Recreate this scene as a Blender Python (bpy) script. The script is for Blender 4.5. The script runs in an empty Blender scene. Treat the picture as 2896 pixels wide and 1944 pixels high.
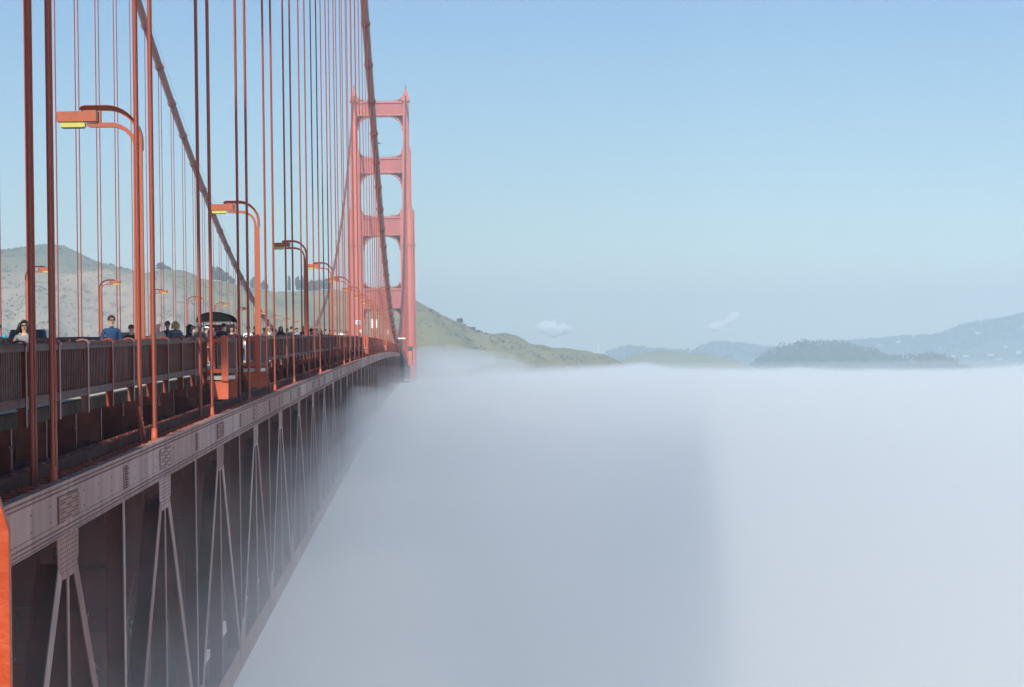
import bpy, bmesh, math, random
from math import sin, cos, pi, radians, sqrt, exp, floor
from mathutils import Vector, Matrix, noise as mnoise

random.seed(7)
scene = bpy.context.scene
COL = scene.collection

# ------------------------------------------------------------------ camera
W, H_IMG, F_PX = 2896.0, 1944.0, 6760.0
YAW, PITCH, ROLL = math.atan(257.6/F_PX), math.atan(39.3/F_PX), 0.0143
Fw = Vector((sin(YAW)*cos(PITCH), cos(YAW)*cos(PITCH), sin(PITCH)))
R0 = Vector((cos(YAW), -sin(YAW), 0)); U0 = R0.cross(Fw)
Rt = R0*cos(ROLL) - U0*sin(ROLL); Up = U0*cos(ROLL) + R0*sin(ROLL)
cam_data = bpy.data.cameras.new('camera'); cam = bpy.data.objects.new('camera', cam_data); COL.objects.link(cam)
cam_data.sensor_width = 36.0; cam_data.lens = 36.0*F_PX/W
cam_data.clip_start = 0.3; cam_data.clip_end = 60000
cam.matrix_world = Matrix(((Rt.x, Up.x, -Fw.x, 0), (Rt.y, Up.y, -Fw.y, 0), (Rt.z, Up.z, -Fw.z, 0), (0, 0, 0, 1)))
scene.camera = cam

def at(x, y, Y):
    """the point of the place at the distance Y along the bridge axis that is seen at photo pixel x, y"""
    d = Fw + Rt*((x - W/2)/F_PX) + Up*((H_IMG/2 - y)/F_PX)
    return d*(Y/d.y)
def project(p):
    p = Vector(p); z = p.dot(Fw)
    return W/2 + F_PX*p.dot(Rt)/z, H_IMG/2 - F_PX*p.dot(Up)/z

# ------------------------------------------------------------------ sky, sun, exposure
SUN_EL, SUN_AZ = radians(37.0), radians(8.0)       # azimuth: west of due south along the bridge axis
to_sun = Vector((-sin(SUN_AZ)*cos(SUN_EL), -cos(SUN_AZ)*cos(SUN_EL), sin(SUN_EL)))
world = bpy.data.worlds.new('World'); scene.world = world; world.use_nodes = True
wn = world.node_tree; wn.nodes.clear()
sky = wn.nodes.new('ShaderNodeTexSky'); sky.sky_type = 'NISHITA'; sky.sun_disc = False
sky.sun_elevation = SUN_EL; sky.sun_rotation = math.atan2(to_sun.x, to_sun.y)
sky.altitude = 0; sky.air_density = 1.1; sky.dust_density = 0.3; sky.ozone_density = 6.5
bg = wn.nodes.new('ShaderNodeBackground'); bg.inputs['Strength'].default_value = 0.081
wo = wn.nodes.new('ShaderNodeOutputWorld')
wn.links.new(sky.outputs[0], bg.inputs[0]); wn.links.new(bg.outputs[0], wo.inputs[0])
sun_data = bpy.data.lights.new('sun', 'SUN'); sun_data.energy = 5.0; sun_data.angle = radians(0.53)
sun_data.color = (1.0, 0.97, 0.86)
sun = bpy.data.objects.new('sun', sun_data); COL.objects.link(sun)
sun.rotation_euler = to_sun.to_track_quat('Z', 'Y').to_euler()
vs = scene.view_settings
vs.view_transform = 'Standard'; vs.look = 'None'; vs.exposure = 0.25; vs.gamma = 1.0; vs.use_curve_mapping = False
cy = scene.cycles
cy.use_denoising = True
cy.max_bounces = 34; cy.diffuse_bounces = 3; cy.glossy_bounces = 2; cy.transmission_bounces = 3
cy.volume_bounces = 28; cy.volume_step_rate = 0.25; cy.transparent_max_bounces = 8; cy.sample_clamp_indirect = 6.0

# ------------------------------------------------------------------ materials
MATS = {}
def mat(name, col, rough=0.5, metal=0.0, spec=0.5, var=0.0, vscale=1.0, col2=None, bump=0.0, bscale=20.0, streak=False, emit=None, coat=0.0):
    if name in MATS: return MATS[name]
    m = bpy.data.materials.new(name); m.use_nodes = True
    nt = m.node_tree; b = nt.nodes['Principled BSDF']
    b.inputs['Base Color'].default_value = (*col, 1); b.inputs['Roughness'].default_value = rough
    b.inputs['Metallic'].default_value = metal; b.inputs['Specular IOR Level'].default_value = spec
    if coat: b.inputs['Coat Weight'].default_value = coat
    if emit:
        b.inputs['Emission Color'].default_value = (*emit[0], 1); b.inputs['Emission Strength'].default_value = emit[1]
    if var or col2 or bump:
        g = nt.nodes.new('ShaderNodeNewGeometry')
        mp = nt.nodes.new('ShaderNodeMapping')
        nt.links.new(g.outputs['Position'], mp.inputs['Vector'])
        if streak: mp.inputs['Scale'].default_value = (1, 1, 0.12)
    if var or col2:
        n = nt.nodes.new('ShaderNodeTexNoise'); n.inputs['Scale'].default_value = vscale
        n.inputs['Detail'].default_value = 6; n.inputs['Roughness'].default_value = 0.62
        nt.links.new(mp.outputs[0], n.inputs['Vector'])
        r = nt.nodes.new('ShaderNodeValToRGB')
        r.color_ramp.elements[0].position = 0.36; r.color_ramp.elements[1].position = 0.66
        c1 = tuple(c*(1-var) for c in col); c2 = col2 or tuple(min(1, c*(1+var)) for c in col)
        r.color_ramp.elements[0].color = (*c1, 1); r.color_ramp.elements[1].color = (*c2, 1)
        nt.links.new(n.outputs['Fac'], r.inputs['Fac']); nt.links.new(r.outputs[0], b.inputs['Base Color'])
    if bump:
        n2 = nt.nodes.new('ShaderNodeTexNoise'); n2.inputs['Scale'].default_value = bscale; n2.inputs['Detail'].default_value = 4
        nt.links.new(g.outputs['Position'], n2.inputs['Vector'])
        bp = nt.nodes.new('ShaderNodeBump'); bp.inputs['Strength'].default_value = bump; bp.inputs['Distance'].default_value = 0.02
        nt.links.new(n2.outputs['Fac'], bp.inputs['Height']); nt.links.new(bp.outputs[0], b.inputs['Normal'])
    MATS[name] = m; return m

paint = mat('orange_paint', (0.44, 0.080, 0.034), 0.5, var=0.16, vscale=0.9, bump=0.15, bscale=30, streak=True)
paint_lamp = mat('orange_paint_lamp', (0.325, 0.073, 0.032), 0.5, var=0.10, vscale=2.0, bump=0.08, bscale=40, streak=True)
paint_rail = mat('rail_shade_paint', (0.085, 0.025, 0.018), 0.65, spec=0.18, var=0.30, vscale=2.2, col2=(0.115, 0.038, 0.028), bump=0.2, bscale=40)  # railing red darkened: the shade it stands in is put into the colour
paint_chalk = mat('chalky_faded_paint', (0.30, 0.14, 0.115), 0.6, spec=0.3, var=0.30, vscale=1.3, col2=(0.37, 0.20, 0.17), bump=0.15, bscale=25, streak=True)
paint_inner = mat('inner_shade_paint', (0.12, 0.032, 0.023), 0.75, spec=0.2, var=0.35, vscale=1.2, bump=0.2, bscale=20, streak=True)  # shade inside the truss and under the deck painted into this red
paint_rope = mat('rope_paint', (0.46, 0.085, 0.045), 0.5)
paint_strut = mat('strut_shade_paint', (0.335, 0.070, 0.050), 0.65, var=0.12, vscale=0.3, streak=True)  # darker than the legs: shading of the fluted faces is in the colour
paint_tower = mat('tower_paint', (0.41, 0.092, 0.06), 0.65, var=0.16, vscale=0.25, streak=True)
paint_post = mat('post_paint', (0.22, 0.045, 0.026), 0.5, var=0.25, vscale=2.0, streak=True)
paint_bracket = mat('bracket_shade_paint', (0.22, 0.055, 0.035), 0.6, var=0.3, vscale=2.5)  # bracket red lowered to carry the shade below the sidewalk
paint_lace = mat('lacing_paint', (0.34, 0.06, 0.03), 0.6, var=0.5, vscale=3.0)
paint_cable = mat('cable_paint', (0.17, 0.052, 0.040), 0.6, var=0.25, vscale=3.0)
rivet_dark = mat('rivet_paint', (0.11, 0.03, 0.022), 0.7)  # rivets darker and browner than the plates around them
asphalt = mat('asphalt', (0.05, 0.05, 0.052), 0.9, var=0.25, vscale=3, bump=0.3, bscale=60)
concrete = mat('sidewalk_concrete', (0.46, 0.435, 0.38), 0.85, var=0.18, vscale=2, bump=0.2, bscale=40)
white_paint = mat('white_paint', (0.8, 0.8, 0.78), 0.5)
yellow_lens = mat('yellow_lens', (0.44, 0.41, 0.075), 0.45)
dark_iron = mat('dark_iron', (0.05, 0.045, 0.045), 0.5)
glass = mat('car_glass', (0.02, 0.025, 0.03), 0.08, spec=0.8)
tyre = mat('tyre_rubber', (0.02, 0.02, 0.02), 0.8)
chrome = mat('metal_trim', (0.6, 0.6, 0.6), 0.25, metal=1.0)
def rope_bump(m):
    nt = m.node_tree; b = nt.nodes['Principled BSDF']
    tc = nt.nodes.new('ShaderNodeTexCoord'); mp = nt.nodes.new('ShaderNodeMapping')
    mp.inputs['Rotation'].default_value = (0, radians(32), 0)
    w = nt.nodes.new('ShaderNodeTexWave'); w.bands_direction = 'Z'; w.inputs['Scale'].default_value = 11.0
    w.inputs['Distortion'].default_value = 0.3
    nt.links.new(tc.outputs['Object'], mp.inputs[0]); nt.links.new(mp.outputs[0], w.inputs['Vector'])
    bp = nt.nodes.new('ShaderNodeBump'); bp.inputs['Strength'].default_value = 0.45; bp.inputs['Distance'].default_value = 0.015
    nt.links.new(w.outputs['Fac'], bp.inputs['Height']); nt.links.new(bp.outputs[0], b.inputs['Normal'])
    r = nt.nodes.new('ShaderNodeValToRGB'); r.color_ramp.elements[0].color = (0.20, 0.034, 0.019, 1); r.color_ramp.elements[1].color = (0.37, 0.068, 0.03, 1)
    nt.links.new(w.outputs['Fac'], r.inputs[0]); nt.links.new(r.outputs[0], b.inputs['Base Color'])
rope_bump(paint_rope)
def per_object(m, lo, hi, hue=0.0):
    nt = m.node_tree; b = nt.nodes['Principled BSDF']; src = b.inputs['Base Color'].links[0].from_socket
    oi = nt.nodes.new('ShaderNodeObjectInfo'); mr = nt.nodes.new('ShaderNodeMapRange'); mr.inputs['To Min'].default_value = lo; mr.inputs['To Max'].default_value = hi
    hs = nt.nodes.new('ShaderNodeHueSaturation'); nt.links.new(oi.outputs['Random'], mr.inputs['Value']); nt.links.new(mr.outputs[0], hs.inputs['Value'])
    ms = nt.nodes.new('ShaderNodeMapRange'); ms.inputs['To Min'].default_value = 1.25; ms.inputs['To Max'].default_value = 0.75
    nt.links.new(oi.outputs['Random'], ms.inputs['Value']); nt.links.new(ms.outputs[0], hs.inputs['Saturation'])
    nt.links.new(src, hs.inputs['Color']); nt.links.new(hs.outputs[0], b.inputs['Base Color'])
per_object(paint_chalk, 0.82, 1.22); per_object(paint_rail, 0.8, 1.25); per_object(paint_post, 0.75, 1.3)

# ------------------------------------------------------------------ mesh helpers
class MB:
    def __init__(s): s.v = []; s.f = []; s.m = []
    def add(s, vs, fs, mi=0):
        o = len(s.v); s.v += [tuple(v) for v in vs]; s.f += [tuple(i+o for i in f) for f in fs]; s.m += [mi]*len(fs); return s
    def box(s, x0, x1, y0, y1, z0, z1, mi=0):
        vs = [(x, y, z) for z in (z0, z1) for y in (y0, y1) for x in (x0, x1)]
        return s.add(vs, [(0,2,3,1), (4,5,7,6), (0,1,5,4), (2,6,7,3), (0,4,6,2), (1,3,7,5)], mi)
    def beam(s, p, q, w, h, up=(0,0,1), mi=0):
        p, q = Vector(p), Vector(q); d = (q-p).normalized(); u = Vector(up)
        a = d.cross(u)
        if a.length < 1e-4: a = d.cross(Vector((1,0,0)))
        a.normalize(); b = a.cross(d)
        vs = []
        for c in (p, q):
            for sb in (-1, 1):
                for sa in (-1, 1): vs.append(c + a*(sa*w/2) + b*(sb*h/2))
        return s.add(vs, [(0,2,3,1), (4,5,7,6), (0,1,5,4), (2,6,7,3), (0,4,6,2), (1,3,7,5)], mi)
    def tube(s, pts, r, n=8, mi=0, caps=True):
        pts = [Vector(p) for p in pts]; rs = r if isinstance(r, (list, tuple)) else [r]*len(pts)
        o = len(s.v); k = len(pts); ref = Vector((0,0,1))
        d0 = (pts[-1]-pts[0]).normalized()
        if abs(d0.z) > 0.95: ref = Vector((1,0,0))
        for i, p in enumerate(pts):
            d = (pts[min(i+1, k-1)] - pts[max(i-1, 0)]).normalized()
            a = d.cross(ref)
            if a.length < 1e-5: a = d.cross(Vector((0.3,1,0)))
            a.normalize(); b = d.cross(a)
            for j in range(n):
                t = 2*pi*j/n; s.v.append(tuple(p + a*(cos(t)*rs[i]) + b*(sin(t)*rs[i])))
        for i in range(k-1):
            for j in range(n):
                s.f.append((o+i*n+j, o+i*n+(j+1)%n, o+(i+1)*n+(j+1)%n, o+(i+1)*n+j)); s.m.append(mi)
        if caps:
            s.f.append(tuple(o+j for j in reversed(range(n)))); s.m.append(mi)
            s.f.append(tuple(o+(k-1)*n+j for j in range(n))); s.m.append(mi)
        return s
    def prism(s, poly, axis, a0, a1, mi=0):
        """a 2D polygon swept along an axis; poly gives the two other coordinates in xyz order"""
        n = len(poly)
        def P(u, v, a): return {'x': (a, u, v), 'y': (u, a, v), 'z': (u, v, a)}[axis]
        vs = [P(u, v, a0) for u, v in poly] + [P(u, v, a1) for u, v in poly]
        return s.add(vs, [tuple(reversed(range(n))), tuple(range(n, 2*n))] + [(i, (i+1) % n, n+(i+1) % n, n+i) for i in range(n)], mi)
    def ball(s, c, r, nu=10, nv=7, mi=0):
        rx, ry, rz = r if isinstance(r, (tuple, list)) else (r, r, r)
        vs = [(c[0], c[1], c[2]-rz)]
        for i in range(1, nv):
            t = -pi/2 + pi*i/nv
            for j in range(nu): vs.append((c[0]+rx*cos(t)*cos(2*pi*j/nu), c[1]+ry*cos(t)*sin(2*pi*j/nu), c[2]+rz*sin(t)))
        vs.append((c[0], c[1], c[2]+rz)); L = len(vs)-1; fs = []
        for j in range(nu): fs.append((0, 1+(j+1) % nu, 1+j))
        for i in range(nv-2):
            for j in range(nu): a = 1+i*nu; fs.append((a+j, a+(j+1) % nu, a+nu+(j+1) % nu, a+nu+j))
        for j in range(nu): a = 1+(nv-2)*nu; fs.append((a+j, a+(j+1) % nu, L))
        return s.add(vs, fs, mi)
    def mesh(s, name, mats, smooth=False, fix=True):
        me = bpy.data.meshes.new(name); me.from_pydata(s.v, [], s.f)
        for m in (mats if isinstance(mats, (list, tuple)) else [mats]): me.materials.append(m)
        me.polygons.foreach_set('material_index', s.m)
        if smooth: me.polygons.foreach_set('use_smooth', [True]*len(me.polygons))
        me.update()
        if fix and len(s.v) < 60000:
            bm = bmesh.new(); bm.from_mesh(me); bmesh.ops.recalc_face_normals(bm, faces=bm.faces); bm.to_mesh(me); bm.free()
        return me
def link(name, me, parent=None, loc=(0,0,0), rot=(0,0,0), kind=None):
    o = bpy.data.objects.new(name, me); COL.objects.link(o); o.location = loc; o.rotation_euler = rot
    if parent: o.parent = parent
    if kind: o['kind'] = kind
    return o
def part(name, mb, mats, parent, smooth=False, loc=(0,0,0), rot=(0,0,0), kind=None):
    return link(name, mb.mesh(name, mats, smooth), parent, loc, rot, kind)
def tag(o, label, cat, group=None, kind=None):
    o['label'] = label; o['category'] = cat
    if group: o['group'] = group
    if kind: o['kind'] = kind
    return o
def thing(name, label, cat, loc=(0,0,0), rz=0.0, group=None):
    o = bpy.data.objects.new(name, None); COL.objects.link(o); o.location = loc; o.rotation_euler = (0,0,rz)
    o.empty_display_size = 0.2
    return tag(o, label, cat, group)
def dup(root, label, loc, rz=None, scale=None, group=None):
    r = root.copy(); COL.objects.link(r); r.location = loc; r['label'] = label
    if rz is not None: r.rotation_euler = (0,0,rz)
    if scale: r.scale = scale
    if group: r['group'] = group
    for ch in root.children:
        c = ch.copy(); COL.objects.link(c); c.parent = r
        for g in ch.children:
            d = g.copy(); COL.objects.link(d); d.parent = c
    return r
def structure(name, mb, m, smooth=False):
    o = link(name, mb.mesh(name, m, smooth)); o['kind'] = 'structure'; return o
ORD = ['first','second','third','fourth','fifth','sixth','seventh','eighth','ninth','tenth','eleventh','twelfth','thirteenth','fourteenth','fifteenth','sixteenth','seventeenth','eighteenth','nineteenth','twentieth']
TENS = {20: 'twenty', 30: 'thirty', 40: 'forty', 50: 'fifty', 60: 'sixty', 70: 'seventy'}
def ordinal(i):
    if i < 20: return ORD[i]
    n = i+1; t, u = n//10*10, n % 10
    return (TENS[t][:-1] + 'ieth') if u == 0 else TENS[t] + '-' + ORD[u-1]

# ------------------------------------------------------------------ layout of the bridge
Y_S, Y_N = -6.0, 1274.0
CAMBER = 4.2
def zc(Y):
    t = (Y - Y_S)/1280.0
    return 4*CAMBER*t*(1-t)
def slope(Y): return math.atan((zc(Y+1)-zc(Y-1))/2)
XC = -6.35                      # east cable plane
XM = XC - 13.7                  # centre line
XW = XC - 27.4                  # west cable plane
X_CHORD = -5.96                 # outer face of the east truss
Z_CHORD = -2.54                 # chord top over the camber line
Z_RAIL = -0.23                  # top of the railing over the camber line
Z_WALK = -1.43
Z_ROAD = -1.60
X_RAIL = -6.785
Y_H0, DH = 40.4, 15.24
PAN = 7.62
def cable_z(Y): return 4.9 + 136.0*((Y - (Y_S+Y_N)/2)/640.0)**2

# ------------------------------------------------------------------ water, fog and far land come with the structure
def strip(xs_z, y0, y1, step, thick=None):
    """a sheet following the camber: xs_z = [(x, z), ...] section polyline"""
    mb = MB(); ys = []; y = y0
    while y < y1: ys.append(y); y += step
    ys.append(y1); n = len(xs_z)
    for y in ys:
        for x, z in xs_z: mb.v.append((x, y, z + zc(min(max(y, Y_S), Y_N))))
    for i in range(len(ys)-1):
        for j in range(n-1):
            mb.f.append((i*n+j, i*n+j+1, (i+1)*n+j+1, (i+1)*n+j)); mb.m.append(0)
    return mb
def ring(xs_z): return xs_z + [xs_z[0]]

W_SEA = MB(); W_SEA.add([(-8400,-8400,-67),(8400,-8400,-67),(8400,7300,-67),(-8400,7300,-67)], [(0,1,2,3)])
sea = structure('water', W_SEA, mat('sea_water', (0.02, 0.05, 0.06), 0.15, bump=0.3, bscale=0.5))

structure('road', strip(ring([(-10.4,Z_ROAD),(-29.7,Z_ROAD),(-29.7,Z_ROAD-0.25),(-10.4,Z_ROAD-0.25)]), -60, 1400, PAN), asphalt)
structure('sidewalk', strip(ring([(-7.12,Z_WALK),(-10.35,Z_WALK),(-10.35,Z_WALK-0.24),(-7.12,Z_WALK-0.24)]), -60, 1400, PAN), concrete)
structure('sidewalk', strip(ring([(-29.75,Z_WALK),(-32.85,Z_WALK),(-32.85,Z_WALK-0.24),(-29.75,Z_WALK-0.24)]), -60, 1400, PAN), concrete)
structure('kerb_edge', strip(ring([(-6.98,Z_WALK-0.012),(-7.115,Z_WALK-0.012),(-7.115,Z_WALK-0.26),(-6.98,Z_WALK-0.26)]), -60, 1400, PAN), mat('edge_beam_shade', (0.06,0.042,0.034), 0.95, spec=0.1, var=0.25, vscale=2.5))  # slab edge far darker than the slab top: its shade is painted in
for i, x in enumerate((-13.6, -16.8, -20.05, -23.3, -26.5)):
    mb = MB()
    for k in range(60):
        y = 20 + k*11.0
        mb.add([(x-0.05,y,Z_ROAD+0.004+zc(y)),(x+0.05,y,Z_ROAD+0.004+zc(y)),(x+0.05,y+3,Z_ROAD+0.004+zc(y+3)),(x-0.05,y+3,Z_ROAD+0.004+zc(y+3))], [(0,1,2,3)])
    structure('lane_marking', mb, white_paint)

# ------------------------------------------------------------------ stiffening trusses
def truss(X, side, label, detail):
    """side +1: outer face looks east"""
    t = thing('stiffening_truss', label, 'truss', (X, 0, 0))
    def sx(a, b): return (min(side*a, side*b), max(side*a, side*b))
    # one chord plate per panel, shared mesh, turned to the camber slope
    mb = MB(); L = PAN - 0.05; Dp = 0.86
    x0, x1 = sx(-0.025, 0.0); mb.box(x0, x1, 0, L, -Dp, 0)
    x0, x1 = sx(-0.13, 0.035); mb.box(x0, x1, 0, L, 0.0, 0.022)
    x0, x1 = sx(-0.20, 0.03); mb.box(x0, x1, 0, L, -Dp-0.02, -Dp)
    x0, x1 = sx(0.0, 0.012); mb.box(x0, x1, 0, L, -0.20, -0.003); mb.box(x0, x1, 0, L, -Dp+0.003, -Dp+0.20)
    x0, x1 = sx(0.0, 0.016); mb.box(x0, x1, L-0.10, L-0.004, -Dp+0.205, -0.205)
    plate = mb.mesh('chord_plate', paint_chalk)
    mb = MB(); x0, x1 = sx(-0.78, -0.755); mb.box(x0, x1, 0, L, -Dp, 0.14)
    x0, x1 = sx(-0.88, -0.62); mb.box(x0, x1, 0, L, 0.14, 0.165)
    inner = mb.mesh('inner_web', paint_inner)
    mb = MB(); n = 10
    for k in range(n):
        ya, yb = L*k/n, L*(k+1)/n
        mb.beam((side*-0.10, ya, -0.10), (side*-0.72, yb, -0.10), 0.05, 0.014); mb.beam((side*-0.72, ya, -0.085), (side*-0.10, yb, -0.085), 0.05, 0.014)
        for q_, sxx in enumerate((-0.10, -0.70)):
            yk = ya + 0.08 + 0.4*((k*7+q_*3) % 3)/3
            if (k+q_) % 2: mb.box(*sx(sxx-0.035, sxx+0.035), yk, yk+0.08, 0.024 if q_ == 0 else 0.167, 0.05 if q_ == 0 else 0.19)
    lace = mb.mesh('lacing', paint)
    riv = MB()
    def rivet(y, z, xo=0.012, r=0.026):
        x = side*xo; k = len(riv.v)
        for j in range(6): riv.v.append((x, y+r*cos(j*pi/3), z+r*sin(j*pi/3)))
        riv.v.append((x+side*0.014, y, z))
        for j in range(6): riv.f.append((k+j, k+(j+1) % 6, k+6)); riv.m.append(0)
    ny = 62
    for k in range(ny):
        y = L*(k+0.5)/ny
        for z in (-0.055, -0.125, -Dp+0.055, -Dp+0.125): rivet(y, z)
    for k in range(9): rivet(L-0.05, -0.24-0.048*k, 0.016, 0.018)
    for y in (1.9, 3.8, 5.7):
        for z in (-0.3, -0.56): rivet(y, z, 0.0)
    for zrow in range(9):
        z = -0.22 - zrow*0.053
        for k in range(8 if zrow % 2 else 6): rivet(0.12+k*0.07, z, 0.002)
    rivets = riv.mesh('rivet_field', rivet_dark, fix=False)
    # gusset with the feet of the diagonals
    def gusset_mesh():
        mb = MB(); x0, x1 = sx(0.013, 0.030)
        mb.prism([(-1.15,-0.21),(1.15,-0.21),(1.15,-Dp+0.21),(-1.15,-Dp+0.21)], 'x', x0, x1)
        x0, x1 = sx(-0.02, -0.002)
        mb.prism([(-1.2,-Dp-0.022),(1.2,-Dp-0.022),(1.15,-1.35),(0.62,-1.62),(-0.62,-1.62),(-1.15,-1.35)], 'x', x0, x1)
        return mb.mesh('gusset_plate', paint_chalk)
    gm = gusset_mesh()
    riv = MB()
    for r_ in range(9):
        for k in range(16): 
            if (r_ + k//5) % 3: rivet(-1.0+k*0.133, -0.235-0.05*r_, 0.031, 0.02)
    for r_ in range(8):
        for k in range(9): rivet(-0.9+k*0.22 + (0.06 if r_ % 2 else 0), -0.93-0.08*r_, -0.001, 0.02)
    griv = riv.mesh('rivet_field', rivet_dark, fix=False)
    BZ = -8.05                                   # bottom chord centre under chord top
    def member(p, q, w, d, name):
        mb = MB(); p, q = Vector(p), Vector(q)
        dy = (q-p).normalized(); nrm = Vector((0, -dy.z, dy.y))
        xo = -side*(0.12)
        # an I section: two flanges seen from outside plus a web
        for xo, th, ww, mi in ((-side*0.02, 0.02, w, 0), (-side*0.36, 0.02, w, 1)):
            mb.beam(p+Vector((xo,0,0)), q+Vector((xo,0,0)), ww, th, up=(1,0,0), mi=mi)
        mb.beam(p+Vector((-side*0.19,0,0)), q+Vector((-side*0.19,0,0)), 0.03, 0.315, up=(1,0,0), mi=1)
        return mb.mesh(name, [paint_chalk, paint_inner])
    d1 = member((0,-0.72,-1.35), (0,-PAN+0.5,BZ+0.1), 0.42, 0.3, 'diagonal')
    d2 = member((0,0.72,-1.35), (0,PAN-0.5,BZ+0.1), 0.42, 0.3, 'diagonal')
    vg = member((0,0,-1.5), (0,0,BZ), 0.26, 0.3, 'vertical_post')
    vm = member((0,0,-0.875), (0,0,BZ), 0.26, 0.3, 'vertical_post')
    mb = MB(); x0, x1 = sx(-0.8, 0.0); mb.box(x0, x1, 0, L, BZ-0.45, BZ+0.30)
    bot = mb.mesh('bottom_chord', paint_chalk)
    mb = MB(); x0, x1 = sx(0.003, 0.02); mb.prism([(-1.3,BZ-0.3),(1.3,BZ-0.3),(1.1,BZ+0.75),(0.5,BZ+1.15),(-0.5,BZ+1.15),(-1.1,BZ+0.75)], 'x', x0, x1)
    bgm = mb.mesh('bottom_gusset', paint_chalk)
    k0 = -3
    for k in range(k0, 165):
        Y = Y_H0 + k*PAN - 0.0
        if Y > Y_N - 6: break
        z = Z_CHORD + zc(Y); rot = (slope(Y+PAN/2), 0, 0)
        c = link('chord_plate', plate, t, (0, Y, z), rot)
        link('bottom_chord', bot, t, (0, Y, z), rot)
        if detail:
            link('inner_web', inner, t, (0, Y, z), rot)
            if k < 60: link('lacing', lace, t, (0, Y, z), rot, 'stuff')
            if k < 26: link('rivet_field', rivets, c, (0,0,0), (0,0,0), 'stuff')
        if k % 2 == 0:
            g = link('gusset_plate', gm, t, (0, Y, z), rot)
            if detail and k < 26: link('rivet_field', griv, g, (0,0,0), (0,0,0), 'stuff')
            link('diagonal', d1, t, (0, Y, z)); link('diagonal', d2, t, (0, Y, z)); link('vertical_post', vg, t, (0, Y, z))
        else:
            link('vertical_post', vm, t, (0, Y, z)); link('bottom_gusset', bgm, t, (0, Y, z), rot)
    return t
truss(X_CHORD, 1, 'riveted mauve-red stiffening truss along the outer edge of the bridge deck, sinking into fog', True)
truss(XW - 0.39, -1, 'shaded stiffening truss on the far edge of the deck behind the floor beams', False)

# floor beams and bracing between the trusses
fr = thing('deck_framing', 'dark red floor beams and lattice bracing under the road between the trusses', 'framing', (XM, 0, 0))
mb = MB(); hw = 13.15
mb.box(-hw, hw, -0.02, 0.02, -5.55, -2.0); mb.box(-hw, hw, -0.2, 0.2, -5.58, -5.52); mb.box(-hw, hw, -0.2, 0.2, -2.0, -1.95)
for k in range(9): x = -hw + 0.5 + k*(2*hw-1)/8; mb.box(x-0.05, x+0.05, -0.12, 0.12, -4.5, -2.02)
n = 18
for k in range(n):
    xa, xb = -hw + 2*hw*k/n, -hw + 2*hw*(k+1)/n
    mb.beam((xa, 0, -5.6), ((xa+xb)/2, 0, -9.9), 0.40, 0.22, up=(0,1,0)); mb.beam((xb, 0, -5.6), ((xa+xb)/2, 0, -9.9), 0.40, 0.22, up=(0,1,0))
mb.box(-hw, hw, -0.15, 0.15, -10.2, -9.9); mb.box(-hw, hw, -0.1, 0.1, -7.4, -7.0)
for sg in (-1, 1):
    for (xa, xb) in ((hw-0.45, hw-1.45),):
        for x in (xa, xb): mb.box(min(sg*x-0.09,sg*x+0.09), max(sg*x-0.09,sg*x+0.09), 0.03, 0.16, -9.9, -2.1)
        for q in range(9):
            za, zb = -9.8+q*0.84, -9.8+(q+1)*0.84
            mb.beam((sg*xa,0.10,za),(sg*xb,0.10,zb),0.09,0.05,up=(0,1,0)); mb.beam((sg*xb,0.06,za),(sg*xa,0.06,zb),0.09,0.05,up=(0,1,0))
# knee plate beside the truss
mb.prism([(hw-0.05,-4.6),(hw-0.05,-8.6),(hw-1.1,-7.2),(hw-2.6,-4.6)], 'y', -0.014, 0.014)
mb.prism([(-hw+0.05,-4.6),(-hw+0.05,-8.6),(-hw+1.1,-7.2),(-hw+2.6,-4.6)], 'y', -0.014, 0.014)
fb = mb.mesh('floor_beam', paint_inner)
mb = MB(); mb.box(hw-3.4, hw+0.08, 0.0, PAN-0.01, -9.86, -9.80)  # floor added to block pale fog light showing through below the floor beams
for q in range(2): mb.box(hw-3.4+q*2.6, hw-3.34+q*2.6, 0.2, PAN-0.2, -8.8, -8.74)
walk = mb.mesh('light_block_floor', paint_inner)
mb = MB()
def laced(p, q, w=0.55, n=14):
    p, q = Vector(p), Vector(q); d = (q-p); a = Vector((-d.y, d.x, 0)).normalized()*(w/2)
    mb.beam(p+a, q+a, 0.1, 0.25); mb.beam(p-a, q-a, 0.1, 0.25)
    for k in range(n):
        u, v = p+d*(k/n), p+d*((k+1)/n); s = 1 if k % 2 else -1
        mb.beam(u+a*s, v-a*s, 0.07, 0.05)
laced((-hw, 0.3, -10.0), (hw, PAN-0.3, -10.0)); laced((hw, 0.3, -10.32), (-hw, PAN-0.3, -10.32))
lat = mb.mesh('lateral_brace', paint_inner)
mb = MB()
for x in (-8.5, -4.2, 0, 4.2, 8.5): mb.box(x-0.1, x+0.1, 0.25, PAN-0.25, -2.6, -1.9)
stg = mb.mesh('stringer_panel', paint_inner)
for k in range(-3, 160):
    Y = Y_H0 + k*PAN
    link('floor_beam', fb, fr, (0, Y, zc(Y)))
    if k < 80: link('light_block_floor', walk, fr, (0, Y, zc(Y)), (slope(Y+4),0,0))
    if k < 40: link('lateral_brace', lat, fr, (0, Y, zc(Y)), (slope(Y+4),0,0))
    link('stringer_panel', stg, fr, (0, Y, zc(Y)), (slope(Y+4),0,0), 'stuff')
# fascia girder under the walk
part('fascia_girder', strip(ring([(-7.55,Z_WALK-0.30),(-7.65,Z_WALK-0.30),(-7.65,-3.0),(-7.55,-3.0)]), -20, 1268, PAN), paint_inner, fr, loc=(-XM,0,0))
part('gutter_floor', strip(ring([(-6.76,-2.86),(-7.55,-2.86),(-7.55,-2.92),(-6.76,-2.92)]), -20, 1268, PAN), paint_inner, fr, loc=(-XM,0,0))

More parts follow.
